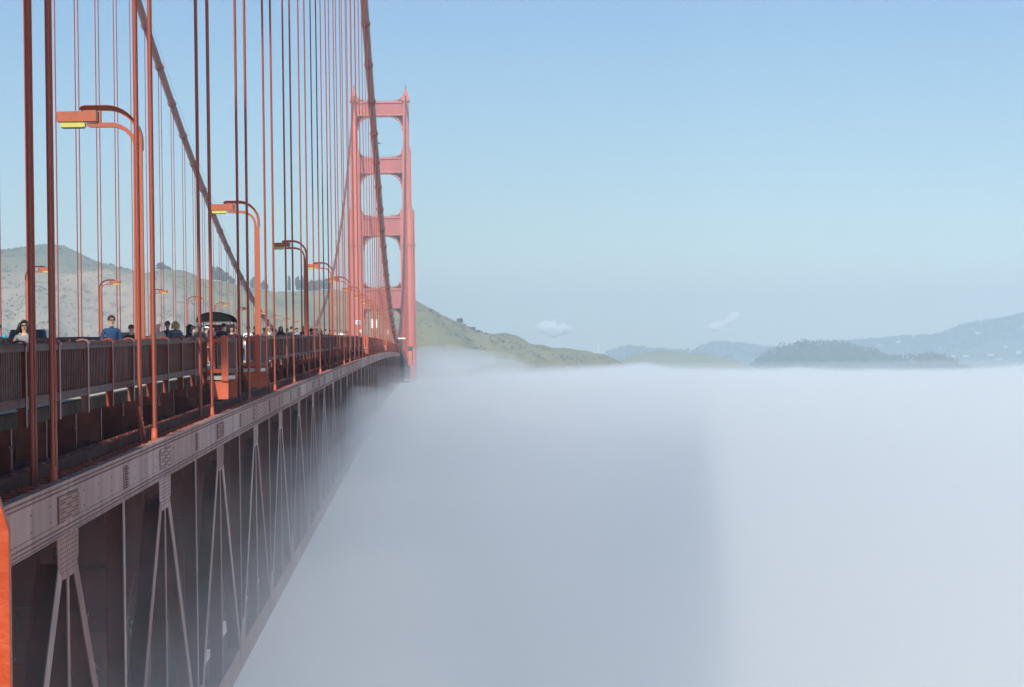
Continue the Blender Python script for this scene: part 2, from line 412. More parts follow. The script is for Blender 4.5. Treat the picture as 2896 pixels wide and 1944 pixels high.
# ------------------------------------------------------------------ railings
PS = 3.81
def railing_parts(side, rail_h=1.05):
    P = {}
    mb = MB(); s = side
    def bx(a, b, *r): mb.box(min(s*a,s*b), max(s*a,s*b), *r)
    bx(-0.07, 0.07, -0.012, 0.012, -1.44, -0.02); bx(0.07, 0.085, -0.07, 0.07, -1.44, -0.04); bx(-0.085, -0.07, -0.07, 0.07, -1.14, -0.04)
    # hooded cap
    mb.prism([(s*0.11,-0.06),(s*0.11,-0.02),(s*0.05,0.035),(s*-0.06,0.05),(s*-0.15,0.02),(s*-0.17,-0.05),(s*-0.13,-0.05),(s*-0.10,0.0),(s*-0.03,0.015),(s*0.05,0.0),(s*0.085,-0.06)], 'y', -0.09, 0.09)
    P['post'] = mb.mesh('railing_post', paint_post)
    mb = MB(); bx(-0.75, -0.20, -0.016, 0.016, -2.15, -1.47); bx(-0.75, -0.15, -0.06, 0.06, -2.2, -2.15); bx(-0.20,-0.18,-0.06,0.06,-2.15,-1.47)
    for zz in (-1.75, -1.95): bx(-0.36, -0.32, -0.018, -0.0165, zz-0.02, zz+0.02)
    P['bracket'] = mb.mesh('walk_bracket', paint_bracket)
    mb = MB(); L = PS
    mb.prism([(s*0.068,-0.15),(s*0.068,-0.03),(s*0.03,-0.003),(s*-0.03,-0.003),(s*-0.068,-0.03),(s*-0.068,-0.15),(s*-0.05,-0.15),(s*-0.05,-0.04),(s*0.05,-0.04),(s*0.05,-0.15)], 'y', 0.075, L-0.075)
    P['top'] = mb.mesh('top_rail', paint_rail)
    mb = MB()
    mb.prism([(s*0.066,-1.09),(s*0.066,-0.93),(s*0.05,-0.93),(s*0.05,-1.0),(s*-0.05,-1.0),(s*-0.05,-0.93),(s*-0.066,-0.93),(s*-0.066,-1.09)], 'y', 0.075, L-0.075)
    P['bottom'] = mb.mesh('bottom_rail', paint_rail)
    mb = MB(); n = 16
    for k in range(n):
        y = 0.20 + (L-0.40)*k/(n-1); mb.box(-0.02, 0.02, y-0.055, y+0.055, -0.995, -0.045)
    P['pickets'] = mb.mesh('picket_infill', paint_rail)
    mb = MB()
    for k in range(30):
        y = 0.15 + (L-0.3)*k/29
        for zz in (-0.115, -1.05):
            mb.box(min(s*0.0655,s*0.07), max(s*0.0655,s*0.07), y-0.018, y+0.018, zz-0.018, zz+0.018)
    P['rivet'] = mb.mesh('rivet_field', dark_iron)
    return P
RP = railing_parts(1)
Y_P0 = 48.5 - 9*PS
def rail_z(Y): return Z_RAIL + zc(Y)
BAYS = [16, 20, 68, 108]          # panels replaced by an outlook bay that steps out
er = thing('railing', 'long picket railing along the near sidewalk with hooded posts, mostly in shade', 'railing', (X_RAIL, 0, 0))
far = MB()
for i in range(0, 330):
    Y = Y_P0 + i*PS
    if Y > Y_N - 8: break
    z = rail_z(Y); sl = (slope(Y+2),0,0)
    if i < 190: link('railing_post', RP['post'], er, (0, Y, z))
    else: far.box(-0.07, 0.085, Y-0.05, Y+0.05, z-1.44, z+0.04)
    if i < 60: link('walk_bracket', RP['bracket'], er, (0, Y, z))
    if i in BAYS: continue
    if i < 100:
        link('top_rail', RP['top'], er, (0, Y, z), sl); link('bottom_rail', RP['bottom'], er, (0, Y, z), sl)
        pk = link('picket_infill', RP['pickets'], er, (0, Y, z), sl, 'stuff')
        if i < 30: link('rivet_field', RP['rivet'], er, (0, Y, z), sl, 'stuff')
    else:
        z2 = rail_z(Y+PS)
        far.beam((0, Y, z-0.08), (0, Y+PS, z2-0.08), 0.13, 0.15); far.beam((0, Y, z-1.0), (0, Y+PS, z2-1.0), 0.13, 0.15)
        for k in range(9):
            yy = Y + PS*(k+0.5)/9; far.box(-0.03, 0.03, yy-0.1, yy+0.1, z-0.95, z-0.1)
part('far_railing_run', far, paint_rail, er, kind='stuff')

def bay(i, label):
    Y0 = Y_P0 + i*PS; z = rail_z(Y0); xo = 0.66
    t = thing('outlook_bay', label, 'railing bay', (X_RAIL, Y0, z), group='outlook bays of the near railing')
    def post(px, py, w):
        mb = MB(); mb.box(px-w/2, px+w/2, py-0.09, py+0.09, -1.38, -0.03)
        mb.prism([(px-w/2-0.03,-0.03),(px+w/2+0.03,-0.03),(px+w/2-0.02,0.04),(px+0.0,0.065),(px-w/2+0.02,0.04)], 'y', py-0.11, py+0.11)
        part('bay_post', mb, paint, t)
    for y in (0.1, PS-0.1): post(xo-0.03, y, 0.20)
    for y in (0.1, PS-0.1):
        mb = MB(); mb.box(0.09, xo-0.14, y-0.04, y+0.04, -0.17, -0.05); part('side_rail', mb, paint, t)
        mb = MB(); mb.box(0.09, xo-0.14, y-0.04, y+0.04, -1.12, -1.0); part('side_rail', mb, paint, t)
        mb = MB(); mb.box(0.22, 0.33, y-0.03, y+0.03, -1.0, -0.17); part('side_picket', mb, paint, t)
    mb = MB(); mb.box(xo-0.07, xo+0.06, 0.2, PS-0.2, -0.16, -0.01); part('top_rail', mb, paint_rail, t)
    mb = MB(); mb.box(xo-0.07, xo+0.06, 0.2, PS-0.2, -1.12, -0.98); part('bottom_rail', mb, paint_rail, t)
    mb = MB()
    for k in range(15): y = 0.32 + (PS-0.64)*k/14; mb.box(xo-0.02, xo+0.02, y-0.055, y+0.055, -0.98, -0.16)
    part('picket_infill', mb, paint_rail, t, kind='stuff')
    mb = MB(); mb.box(-0.4, xo+0.02, 0.06, PS-0.06, -1.34, -1.22); part('floor_plate', mb, concrete, t)
    for y in (0.1, PS-0.1):
        mb = MB(); mb.prism([(0.10,-1.39),(xo+0.07,-1.39),(xo+0.07,-1.95),(0.36,-1.95),(0.22,-1.72)], 'y', y-0.02, y+0.02); part('bracket_plate', mb, paint, t)
    return t
for i, lb in zip(BAYS, ('sunlit orange bay stepping out of the near railing below the tour truck', 'shaded bay of the railing just beyond the sunlit orange one', 'orange railing bay far along the deck left of the distant tower', 'tiny outlook bay of the railing close to mid-span')):
    bay(i, lb)

def simple_rail(name, x, z0, h, label, i1, post_m, curb=False):
    t = thing(name, label, 'railing', (x, 0, 0)); mb = MB(); tube = MB()
    for i in range(4, i1):
        Y = Y_P0 + i*PS; z = z0 + zc(Y)
        if curb:
            pm = MB()
            if i == 4:
                pts = [(0.0,0,0),(0.06,0,h*0.35),(0.04,0,h*0.75),(-0.10,0,h)]
                for a, b in zip(pts[:-1], pts[1:]): pm.beam(a, b, 0.14, 0.10, up=(1,0,0))
                simple_rail.cm = pm.mesh('bracket_post', post_m)
            link('bracket_post', simple_rail.cm, t, (0, Y, z)) if i < 140 else mb.box(-0.06,0.06,Y-0.05,Y+0.05,z,z+h)
        else: mb.box(-0.07, 0.07, Y-0.06, Y+0.06, z-0.1, z+h+0.03)
        z2 = z0 + zc(Y+PS)
        if curb:
            mb.beam((-0.10,Y,z+h),(-0.10,Y+PS,z2+h),0.10,0.10); mb.beam((0.05,Y,z+h*0.5),(0.05,Y+PS,z2+h*0.5),0.07,0.07)
        else:
            mb.beam((0,Y,z+h-0.07),(0,Y+PS,z2+h-0.07),0.14,0.14); mb.beam((0,Y,z+0.2),(0,Y+PS,z2+0.2),0.12,0.14)
            for k in range(14): yy = Y + PS*(k+0.5)/14; mb.box(-0.03,0.03,yy-0.03,yy+0.03,z+0.25,z+h-0.1)
    part('rail_run', mb, paint_rail, t, kind='stuff')
simple_rail('curb_railing', -10.38, Z_WALK, 1.21, 'low pipe railing on curved brackets between the near sidewalk and the road', 250, paint, True)
simple_rail('curb_railing', -29.72, Z_WALK, 1.21, 'low pipe railing on the far side of the road beyond the cars', 250, paint, True)
simple_rail('railing', XM - (X_RAIL - XM), Z_WALK, 1.4, 'thin line of railing on the far edge of the deck', 320, paint)

# near railing post that cuts the left edge of the picture
_q = at(21, 1345, 2.4)
nr = thing('railing', 'bright orange near railing post cropped by the picture edge', 'railing', (_q.x-0.13, 2.46, _q.z-1.13))
mb = MB(); mb.prism([(-0.13,-0.4),(0.13,-0.4),(0.13,1.075),(0.118,1.115),(0.085,1.14),(0.04,1.152),(-0.04,1.152),(-0.085,1.14),(-0.13,1.10)], 'y', -0.06, -0.045)
part('railing_post', mb, mat('fresh_orange_paint', (0.40,0.055,0.014), 0.5, spec=0.3, var=0.12, vscale=8, bump=0.4, bscale=25), nr, smooth=False)
mb = MB(); mb.box(-2.2, -0.135, -0.05, 0.05, 0.98, 1.10); part('top_rail', mb, paint, nr)
mb = MB(); mb.box(-2.2, -0.135, -0.05, 0.05, 0.05, 0.15); part('bottom_rail', mb, paint, nr)
for k in range(8):
    mb = MB(); x = -0.3 - k*0.22; mb.box(x-0.03, x+0.03, -0.02, 0.02, 0.15, 0.98); part('picket', mb, paint, nr)

# ------------------------------------------------------------------ main cables and suspenders
def main_cable(X, label):
    t = thing('main_cable', label, 'cable', (X, 0, 0))
    ys = [Y_S + 1280*k/160 for k in range(161)]
    part('cable', MB().tube([(0, y, cable_z(y)) for y in ys], 0.46, 14), paint_cable, t, smooth=True)
    for dx in (-0.42, 0.42):
        part('hand_rope', MB().tube([(dx, y, cable_z(y)+1.35) for y in ys[4:-4]], 0.014, 5), paint_cable, t)
    band = MB(); band.tube([(0,-0.42,0),(0,0.42,0)], 0.53, 14); band.tube([(0,-0.45,0),(0,-0.36,0)], 0.57, 14); band.tube([(0,0.36,0),(0,0.45,0)], 0.57, 14)
    band.box(-0.1,0.1,-0.4,0.4,0.5,0.62); band.box(-0.6,-0.5,-0.3,0.3,-0.1,0.1); band.box(0.5,0.6,-0.3,0.3,-0.1,0.1); band.box(-0.1,0.1,-0.4,0.4,-0.72,-0.5)
    bm_ = band.mesh('cable_band', paint_cable)
    for k in range(80):
        Y = Y_H0 + k*DH
        if Y > Y_N-20: break
        a = math.atan((cable_z(Y+1)-cable_z(Y-1))/2)
        link('cable_band', bm_, t, (0, Y, cable_z(Y)), (a,0,0))
    return t
main_cable(XC, 'thick near main cable sweeping down steeply in front of the tower')
main_cable(XW, 'far main cable slanting down from the upper left and rising again to the tower')

def suspenders(X, side, k0, k1, near):
    for k in range(k0, k1):
        Y = Y_H0 + k*DH
        if Y > Y_N-20: break
        zt, zb = cable_z(Y), Z_CHORD - 0.25 + zc(Y)
        n = k - k0
        if n < 30:
            lb = ('orange twisted suspender ropes hanging by the near railing, %s from the camera end' if near else 'thin suspender ropes on the far side of the road, %s from the picture edge') % ordinal(n)
            gp = 'near suspender ropes' if near else 'far side suspender ropes'
        else:
            lb = 'distant suspender ropes crowding together %s mid-span' % ('beside the near cable towards' if near else 'under the far cable towards')
            gp = 'distant near-side suspender ropes' if near else 'distant far-side suspender ropes'
        if zt - 0.7 < zb + 1.0: zt = zb + 2.0
        t = thing('suspender_rope', lb, 'suspender', (X, Y, zb), group=gp)
        Lr = zt - zb
        nn = 10 if n < 6 else 6
        for dx in (-0.168, 0.168):
            for dy in (-0.165, 0.165):
                link('rope', MB().tube([(0,0,0),(0,0,Lr)], 0.036, nn, caps=False).mesh('rope', paint_rope, True), t, (dx, dy, 0))
        if n < 12:
            link('socket', MB().tube([(0,0,0.05),(0,0,0.5)], [0.09,0.06], 8).mesh('socket', paint, True), t, (0.168, -0.165, 0))
suspenders(XC, 1, 0, 80, True)
suspenders(XW, -1, 10, 80, False)

# small brush-like tie posts next to the ropes
for k in (1, 4, 6, 8):
    Y = Y_H0 + k*DH - 0.55; t = thing('tie_rod', 'short ribbed orange tie rod leaning by the foot of the %s suspender ropes' % ordinal(k+1), 'rod', (XC-0.05, Y, Z_CHORD+zc(Y)+0.05), group='tie rods at the rope feet')
    part('rod', MB().tube([(0.05,0,0),(-0.10,0,0.72)], 0.03, 8), paint, t)
    for j in range(6):
        z = 0.1+j*0.11; part('collar', MB().tube([(0.05-0.15*z/0.72,0,z),(0.05-0.15*(z+0.05)/0.72,0,z+0.05)], 0.055, 8), paint, t)

# ------------------------------------------------------------------ street lamps
def lamp_proto():
    t = thing('street_lamp', '', 'street lamp', (0,0,0), group='deck lamps')
    w = 0.115
    mb = MB()
    n = 9
    # post below the slot, slightly tapered
    mb.add([(-0.145,-0.11,-0.2),(0.125,-0.11,-0.2),(0.125,0.11,-0.2),(-0.145,0.11,-0.2),(-w,-0.10,6.85),(w,-0.10,6.85),(w,0.10,6.85),(-w,0.10,6.85)],
           [(0,3,2,1),(4,5,6,7),(0,1,5,4),(1,2,6,5),(2,3,7,6),(3,0,4,7)])
    part('post', mb, paint_lamp, t)
    mb = MB(); mb.box(-0.2,0.2,-0.18,0.18,-0.2,0.02); mb.box(-0.17,0.17,-0.15,0.15,0.02,0.4); part('base', mb, paint_lamp, t)
    def arc_bar(outer, inner, name, d):
        mb = MB(); k = len(outer); vs = []
        for (a, b) in zip(outer, inner):
            for y in (-d, d): vs.append((a[0], y, a[1])); vs.append((b[0], y, b[1]))
        fs = []
        for i in range(k-1):
            o = 4*i
            fs += [(o, o+4, o+6, o+2), (o+1, o+3, o+7, o+5), (o, o+1, o+5, o+4), (o+2, o+6, o+7, o+3)]
        fs += [(0,2,3,1), (4*k-4, 4*k-3, 4*k-1, 4*k-2)]
        mb.add(vs, fs); part(name, mb, paint_lamp, t)
    def ell(cx, cz, rx, rz, a0, a1, m=12): return [(cx+rx*cos(a0+(a1-a0)*i/m), cz+rz*sin(a0+(a1-a0)*i/m)) for i in range(m+1)]
    # upper arm: from the right half of the post, arching over to the lantern
    uo = [(w,6.85)] + ell(-0.80, 7.10, 0.80+w, 1.05, 0, pi/2) + [(-1.36,8.15),(-1.45,8.12),(-1.50,8.05)]
    ui = [(0.02,6.85)] + ell(-0.80, 7.10, 0.82, 0.93, 0, pi/2) + [(-1.36,8.035),(-1.40,8.02),(-1.42,7.98)]
    arc_bar(uo, ui, 'upper_arm', 0.10)
    arc_bar([(x+(0.014 if x > 0 else 0.0), z+(0.016 if x < 0.08 else 0.0)) for x, z in uo], [(x+0.001, z+0.002) for x, z in uo], 'arm_cover', 0.25)
    lo = [(-0.02,6.852)] + ell(-0.72, 6.95, 0.70, 0.72, 0, pi/2) + [(-1.30,7.66),(-1.34,7.62)]
    li = [(-w,6.852)] + ell(-0.72, 6.95, 0.605, 0.59, 0, pi/2) + [(-1.22,7.54),(-1.30,7.56)]
    arc_bar(lo, li, 'lower_arm', 0.10)
    mb = MB(); mb.box(-1.0,-0.95,-0.095,0.095,7.672,8.03); part('arm_strut', mb, paint_lamp, t)
    mb = MB(); mb.box(-2.08,-1.06,-0.17,0.17,7.70,8.00); mb.box(-1.40,-1.06,-0.15,0.15,8.0,8.03); mb.box(-2.10,-2.08,-0.15,0.15,7.72,7.98); mb.box(-2.09,-1.05,-0.18,-0.17,7.70,7.73); hd = part('lantern_box', mb, paint_lamp, t)
    mb = MB(); mb.prism([(-2.02,7.695),(-1.38,7.695),(-1.36,7.56),(-1.42,7.54),(-1.96,7.54),(-2.0,7.56)], 'y', -0.14, 0.14); ln = part('lens', mb, yellow_lens, t)
    link('lens_rim', MB().box(-1.98,-1.40,-0.15,0.15,7.522,7.538).mesh('lens_rim', dark_iron), ln)
    for bx_ in (-1.9, -1.6, -1.25): link('bolt', MB().tube([(bx_,-0.17,7.93),(bx_,-0.19,7.93)],0.014,6).mesh('bolt', dark_iron), hd)
    mb = MB(); mb.box(-1.054,-1.02,-0.15,0.15,7.68,7.99); part('end_plate', mb, dark_iron, t)
    return t
lp = lamp_proto(); lp.scale = (1, 1, 0.9)
first = True
for k in range(0, 26):
    Y = 63.3 + 45.72*k; loc = (-7.38, Y, Z_WALK + zc(Y))
    lb = 'orange street lamp on the near sidewalk with yellow lens, %s from the camera' % ordinal(k) if k < 9 else 'tiny orange lamp in the far row beside the tower'
    if first: lp.location = loc; lp['label'] = lb; lp['group'] = 'lamps of the near sidewalk'; o = lp; first = False
    else: o = dup(lp, lb, loc, group='lamps of the near sidewalk')
    Y2 = Y; 
    if k >= 3:
        loc = (2*XM + 7.38, Y2, Z_WALK + zc(Y2))
        lb = 'small orange lamp across the road, %s from the left picture edge' % ordinal(k-3) if k < 14 else 'tiny lamp across the road near mid-span'
        o = dup(lp, lb, loc, rz=pi, group='lamps of the far sidewalk')

# ------------------------------------------------------------------ towers
def tower(Yt, label):
    t = thing('bridge_tower', label, 'tower', (XM, Yt, -67.0)); B = 67.0
    zones = [(-67, 78.8, 3.8, 7.6), (78.8, 111.0, 2.45, 5.6), (111.0, 138.0, 1.65, 4.4)]
    def leg(sx):
        mb = MB()
        for (z0, z1, hw, hd) in zones:
            c = sx*13.7
            for (fw, fd, dz) in ((1.0, 0.62, 0.0), (0.78, 0.84, -0.0 if z1 < 138 else 0.6), (0.5, 1.0, 1.2)):
                za = z0 - (0.0 if z0 < 0 else 2.0); zb = z1 + (dz if z1 > 100 else dz*0.8)
                mb.box(c-hw*fw, c+hw*fw, -hd*fd, hd*fd, za+B, zb+B)
            # thin vertical ribs on the south and north faces
            for f in (-0.62, -0.26, 0.26, 0.62):
                mb.box(c+hw*f-0.18, c+hw*f+0.18, -hd*0.99 if abs(f) < 0.5 else -hd*0.85, hd*0.99 if abs(f) < 0.5 else hd*0.85, max(z0,-60)+B, z1-1+B)
        return part('leg', mb, paint_tower, t)
    for sx in (-1, 1):
        lg = leg(sx); c = sx*13.7
        mb = MB()
        for (hx, hy, z0, z1) in ((2.3, 5.0, 137.0, 138.0), (1.9, 4.2, 138.0, 139.5), (1.35, 3.0, 139.5, 141.0), (0.85, 1.6, 141.0, 142.6), (0.45, 0.7, 142.6, 144.3)):
            mb.box(c-hx, c+hx, -hy, hy, z0+B, z1+B)
        cap = part('cable_saddle', mb, paint_tower, t)
        mb = MB(); mb.tube([(c,0,144.3+B),(c,0,146.6+B)], [0.16,0.05], 8); mb.box(c-0.5,c+0.5,-0.5,0.5,144.9+B,145.05+B)
        for a in (-0.45, 0.45): mb.tube([(c+a,0,145.05+B),(c+a,0,146.2+B)], 0.05, 6)
        link('beacon', mb.mesh('beacon', dark_iron), cap)
        mb = MB()
        for z in (79.5, 60.0, 111.6):
            hw = 3.9 if z < 79 else (2.7 if z < 100 else 1.95); hd = 7.7 if z < 79 else (6.0 if z < 100 else 4.8)
            for (x0, x1, y0, y1) in ((c-hw-0.5, c+hw+0.5, -hd-0.5, -hd-0.4), (c-hw-0.5, c+hw+0.5, hd+0.4, hd+0.5), (c-hw-0.5, c-hw-0.4, -hd-0.4, hd+0.4), (c+hw+0.4, c+hw+0.5, -hd-0.4, hd+0.4)):
                mb.box(x0, x1, y0, y1, z-0.15+B, z+0.15+B); mb.box(x0, x1, y0, y1, z+0.95+B, z+1.02+B)
        part('service_gallery', mb, paint_cable, t)
    struts = [(129.1, 137.1, 1.65, 1.65, 3.2), (98.6, 107.3, 2.45, 1.65, 3.9), (65.3, 75.8, 3.8, 2.45, 4.6), (26.7, 37.7, 3.8, 3.8, 5.2)]
    for (z0, z1, hwb, hwt, hd) in struts:
        mb = MB(); xi = 13.7 - hwt
        xb = 13.7 - hwb
        mb.box(-xb, xb, -hd, hd, z0+B, z1+B) if xb <= xi else None
        # recessed panel with fine vertical ribs
        for k in range(13):
            x = -xb + 2*xb*(k+0.5)/13; mb.box(x-0.16, x+0.16, -hd-0.35, -hd, z0+1.2+B, z1-1.2+B)
        mb.box(-xb+0.01, xb-0.01, -hd-0.9, -hd-0.01, z1-1.0+B, z1-0.35+B, 1); mb.box(-xb+0.01, xb-0.01, -hd-0.9, -hd-0.01, z0+0.35+B, z0+1.0+B, 1)
        st = part('portal_strut', mb, [paint_strut, paint_tower], t)
        # stepped haunches: below in the corners, low steps above
        hb = MB()
        for sx in (-1, 1):
            for (w_, h_) in ((5.6, 0.55), (4.1, 1.25), (2.9, 2.2), (1.9, 3.5), (1.05, 5.0), (0.5, 7.0)):
                a, b = sx*(xb+0.3), sx*(xb-w_); hb.box(min(a,b), max(a,b), -hd*0.82, hd*0.82, z0-h_+B, z0+0.2+B)
            if z1 < 130:
                xt = 13.7-hwt
                for (w_, h_) in ((6.0, 0.5), (3.4, 1.0), (2.0, 1.9), (1.2, 3.2)):
                    a, b = sx*(xt+0.3), sx*(xt-w_); hb.box(min(a,b), max(a,b), -hd*0.82, hd*0.82, z1-0.2+B, z1+h_+B)
            else:
                for (w_, h_) in ((4.5, 0.6), (2.6, 1.3), (1.2, 2.2)):
                    a, b = sx*(xb+0.3), sx*(xb-w_); hb.box(min(a,b), max(a,b), -hd*0.8, hd*0.8, z1-0.2+B, z1+h_+B)
        link('haunch_step', hb.mesh('haunch_step', paint_tower), st, kind='stuff')
        gr = MB()
        for y in (-hd+0.1, hd-0.1):
            gr.beam((-xb+2,y,z1+1.05+B),(xb-2,y,z1+1.05+B),0.05,0.05)
            for k in range(12): x = -xb+2+(2*xb-4)*k/11; gr.box(x-0.03,x+0.03,y-0.03,y+0.03,z1+B,z1+1.05+B)
        link('guard_rail', gr.mesh('guard_rail', paint_cable), st, kind='stuff')
    for (za, zb) in ((-58, -34), (-34, -10)):
        for s in (-1, 1):
            mb = MB().beam((s*-10,s*0.9,za+B),(s*10,s*0.9,zb+B),2.2,2.2); part('cross_brace', mb, paint_tower, t)
    mb = MB(); mb.box(-24,24,-14,14,-6,6); part('pier', mb, mat('pier_concrete', (0.35,0.34,0.32), 0.9, var=0.15, vscale=0.3), t)
    return t
tower(Y_N, 'tall red bridge tower with four portal struts rising out of the fog')
tower(Y_S, 'bridge tower beside the camera whose shadow falls across the deck')
mb = MB(); mb.box(-2.5, 0.5, -18, 1.9, -1.95, -1.66); structure('sidewalk', mb, concrete)

# maintenance traveller hanging on the truss at mid-span
t = thing('maintenance_gantry', 'dark steel maintenance gantry hanging outside the truss where the cable dips', 'gantry', (-5.2, 655, zc(655)))
for dy in (0, 3.0):
    part('hanger_post', MB().box(-0.5,0.25,dy-0.12,dy+0.12,-10.5,1.6), dark_iron, t)
part('platform', MB().box(-0.5,1.9,-0.4,3.4,-10.6,-10.4), dark_iron, t)
part('top_beam', MB().box(-1.3,1.0,-0.15,3.15,1.3,1.6), white_paint, t)
for z in (-2.0, -5.0, -8.0): part('rung', MB().box(-0.12,0.12,0.12,2.88,z-0.1,z+0.1), dark_iron, t)
t = thing('scaffold', 'small orange scaffold cage beside the far end of the truss', 'scaffold', (-4.0, 900, zc(900)-6))
for x in (-0.7, 0.7):
    for y in (-0.8, 0.8): part('post', MB().box(x-0.28,x+0.28,y-0.12,y+0.12,0,5.5), paint, t)
part('deck', MB().box(-0.9,0.9,-1,1,5.5,7.2), dark_iron, t)

# ------------------------------------------------------------------ signs along the near walk
sign_blue = mat('sign_blue', (0.05,0.12,0.45), 0.5); sign_ink = mat('sign_ink', (0.12,0.11,0.11), 0.6)
def sign(xn, yn, Y, w, h, label, rows, blue=False):
    p = at(xn, yn, Y); zg = Z_WALK + zc(Y)
    t = thing('sign', label, 'sign', (p.x, Y, zg), group='signs on the near walk')
    z0 = p.z - zg
    part('pole', MB().box(-0.03,0.03,0.03,0.09,0,z0+h*0.5), paint_lamp, t)
    bd = part('board', MB().box(-w/2,w/2,-0.02,0.02,z0-h/2,z0+h/2), white_paint, t)
    if blue: link('panel', MB().box(w*0.05,w*0.42,-0.026,-0.021,z0-h*0.4,z0+h*0.3).mesh('panel', sign_blue), bd)
    for r in range(rows):
        zz = z0 + h/2 - h*(r+0.5)/rows
        mb = MB()
        for c in range(2): mb.box(-w*0.3+c*w*0.32, -w*0.3+c*w*0.32+w*0.26, -0.027, -0.021, zz-h/rows*0.17, zz+h/rows*0.17)
        link('lettering', mb.mesh('lettering', sign_ink), bd, kind='stuff')
for j, (x, Y) in enumerate(((1051.5,372),(1057.5,388),(1064,405))):
    sign(x, 916, Y, 0.36, 1.35, 'narrow white lettered sign left of the near cable, %s of three in a row' % ORD[j], 3)
for j, (x, Y) in enumerate(((1092,560),(1096,590),(1100,620))):
    sign(x, 940, Y, 0.26, 1.15, 'tiny white sign just left of the cable low point, %s of three' % ORD[j], 2)
sign(1009.5, 912, 268, 0.28, 0.44, 'small white and blue sign on the walk left of the narrow white signs', 2, True)
sign(1016.5, 912, 290, 0.22, 0.44, 'second white and blue sign beside the first, nearer the tower', 2, True)
sign(1020, 937, 280, 0.2, 0.3, 'small blue and white plate low over the railing', 1, True)

# ------------------------------------------------------------------ people
SKIN = mat('skin', (0.50,0.285,0.195), 0.5); SKIN2 = mat('skin_tan', (0.45,0.25,0.16), 0.5)
SHOE = mat('shoe', (0.03,0.03,0.03), 0.6); LENS = mat('dark_lens', (0.01,0.01,0.012), 0.15); LIP = mat('lip', (0.45,0.13,0.11), 0.5)
def cloth(c): return mat('cloth_%02d_%02d_%02d' % tuple(int(v*99) for v in c), c, 0.85, var=0.18, vscale=14, bump=0.5, bscale=22)
HAIRM = {'black': mat('hair_black', (0.012,0.010,0.010), 0.45), 'brown': mat('hair_brown', (0.05,0.026,0.015), 0.45), 'blonde': mat('hair_blonde', (0.42,0.25,0.08), 0.45), 'grey': mat('hair_grey', (0.28,0.26,0.25), 0.5)}
def body_mesh(h, sit, lean, build, arms):
    """one continuous figure facing -Y: skeleton with radii, grown with a Skin modifier"""
    V = []; E = []; Rr = []
    def v(x, y, z, rx, ry=None): V.append((x*h, y*h, z*h)); Rr.append((rx*h*build, (ry or rx)*h*build)); return len(V)-1
    def e(a, b): E.append((a, b))
    zb = 0.28 if sit else 0.52; dz = zb - 0.52
    pel = v(0, 0, zb, 0.082, 0.062); sp = v(0, -0.01*lean, 0.61+dz, 0.078, 0.056); ch = v(0, -0.03*lean, 0.71+dz, 0.09, 0.062)
    nb = v(0, -0.05*lean, 0.815+dz, 0.045, 0.04); e(pel, sp); e(sp, ch); e(ch, nb)
    nk = v(0, -0.06*lean-0.004, 0.855+dz, 0.031); jw = v(0, -0.065*lean-0.016, 0.893+dz, 0.040/build, 0.046/build)
    fc = v(0, -0.065*lean-0.012, 0.932+dz, 0.051/build, 0.060/build); tp = v(0, -0.065*lean-0.006, 0.975+dz, 0.047/build, 0.056/build)
    e(nb, nk); e(nk, jw); e(jw, fc); e(fc, tp)
    tips = []
    for s in (-1, 1):
        sh = v(s*0.105, -0.04*lean, 0.800+dz, 0.040, 0.036); el = v(s*0.145, -0.02*lean+0.012, 0.640+dz, 0.029)
        if arms == 'bent' : wr = v(s*0.115, -0.14-0.03*lean, 0.585+dz, 0.021); hd = v(s*0.09, -0.185-0.03*lean, 0.60+dz, 0.020, 0.014)
        elif arms == 'up' and s > 0: wr = v(s*0.10, -0.10, 0.80+dz, 0.021); hd = v(s*0.07, -0.12, 0.87+dz, 0.02, 0.014)
        else: wr = v(s*0.150, -0.02, 0.500+dz, 0.021); hd = v(s*0.148, -0.032, 0.455+dz, 0.020, 0.014)
        e(ch, sh); e(sh, el); e(el, wr); e(wr, hd); tips.append((wr, hd, s))
        hp = v(s*0.050, 0, zb-0.03, 0.054, 0.056)
        if sit: kn = v(s*0.055, -0.24, zb, 0.036); an = v(s*0.055, -0.25, 0.04, 0.025); toe = v(s*0.06, -0.33, 0.022, 0.024, 0.018)
        else: kn = v(s*0.055, -0.012, 0.285, 0.036); an = v(s*0.055, 0.006, 0.045, 0.024); toe = v(s*0.062, -0.085, 0.022, 0.024, 0.018)
        e(pel, hp); e(hp, kn); e(kn, an); e(an, toe)
    me = bpy.data.meshes.new('body'); me.from_pydata(V, E, []); o = bpy.data.objects.new('tmp', me); COL.objects.link(o)
    sk = o.modifiers.new('s', 'SKIN'); sk.use_smooth_shade = True
    for i, r in enumerate(Rr): me.skin_vertices[0].data[i].radius = r
    me.skin_vertices[0].data[0].use_root = True
    sub = o.modifiers.new('u', 'SUBSURF'); sub.levels = 1; sub.render_levels = 1
    dg = bpy.context.evaluated_depsgraph_get(); out = bpy.data.meshes.new_from_object(o.evaluated_get(dg))
    bpy.data.objects.remove(o)
    return out, Vector(V[fc]), [(Vector(V[a]), Vector(V[b]), s) for a, b, s in tips], zb*h, dz
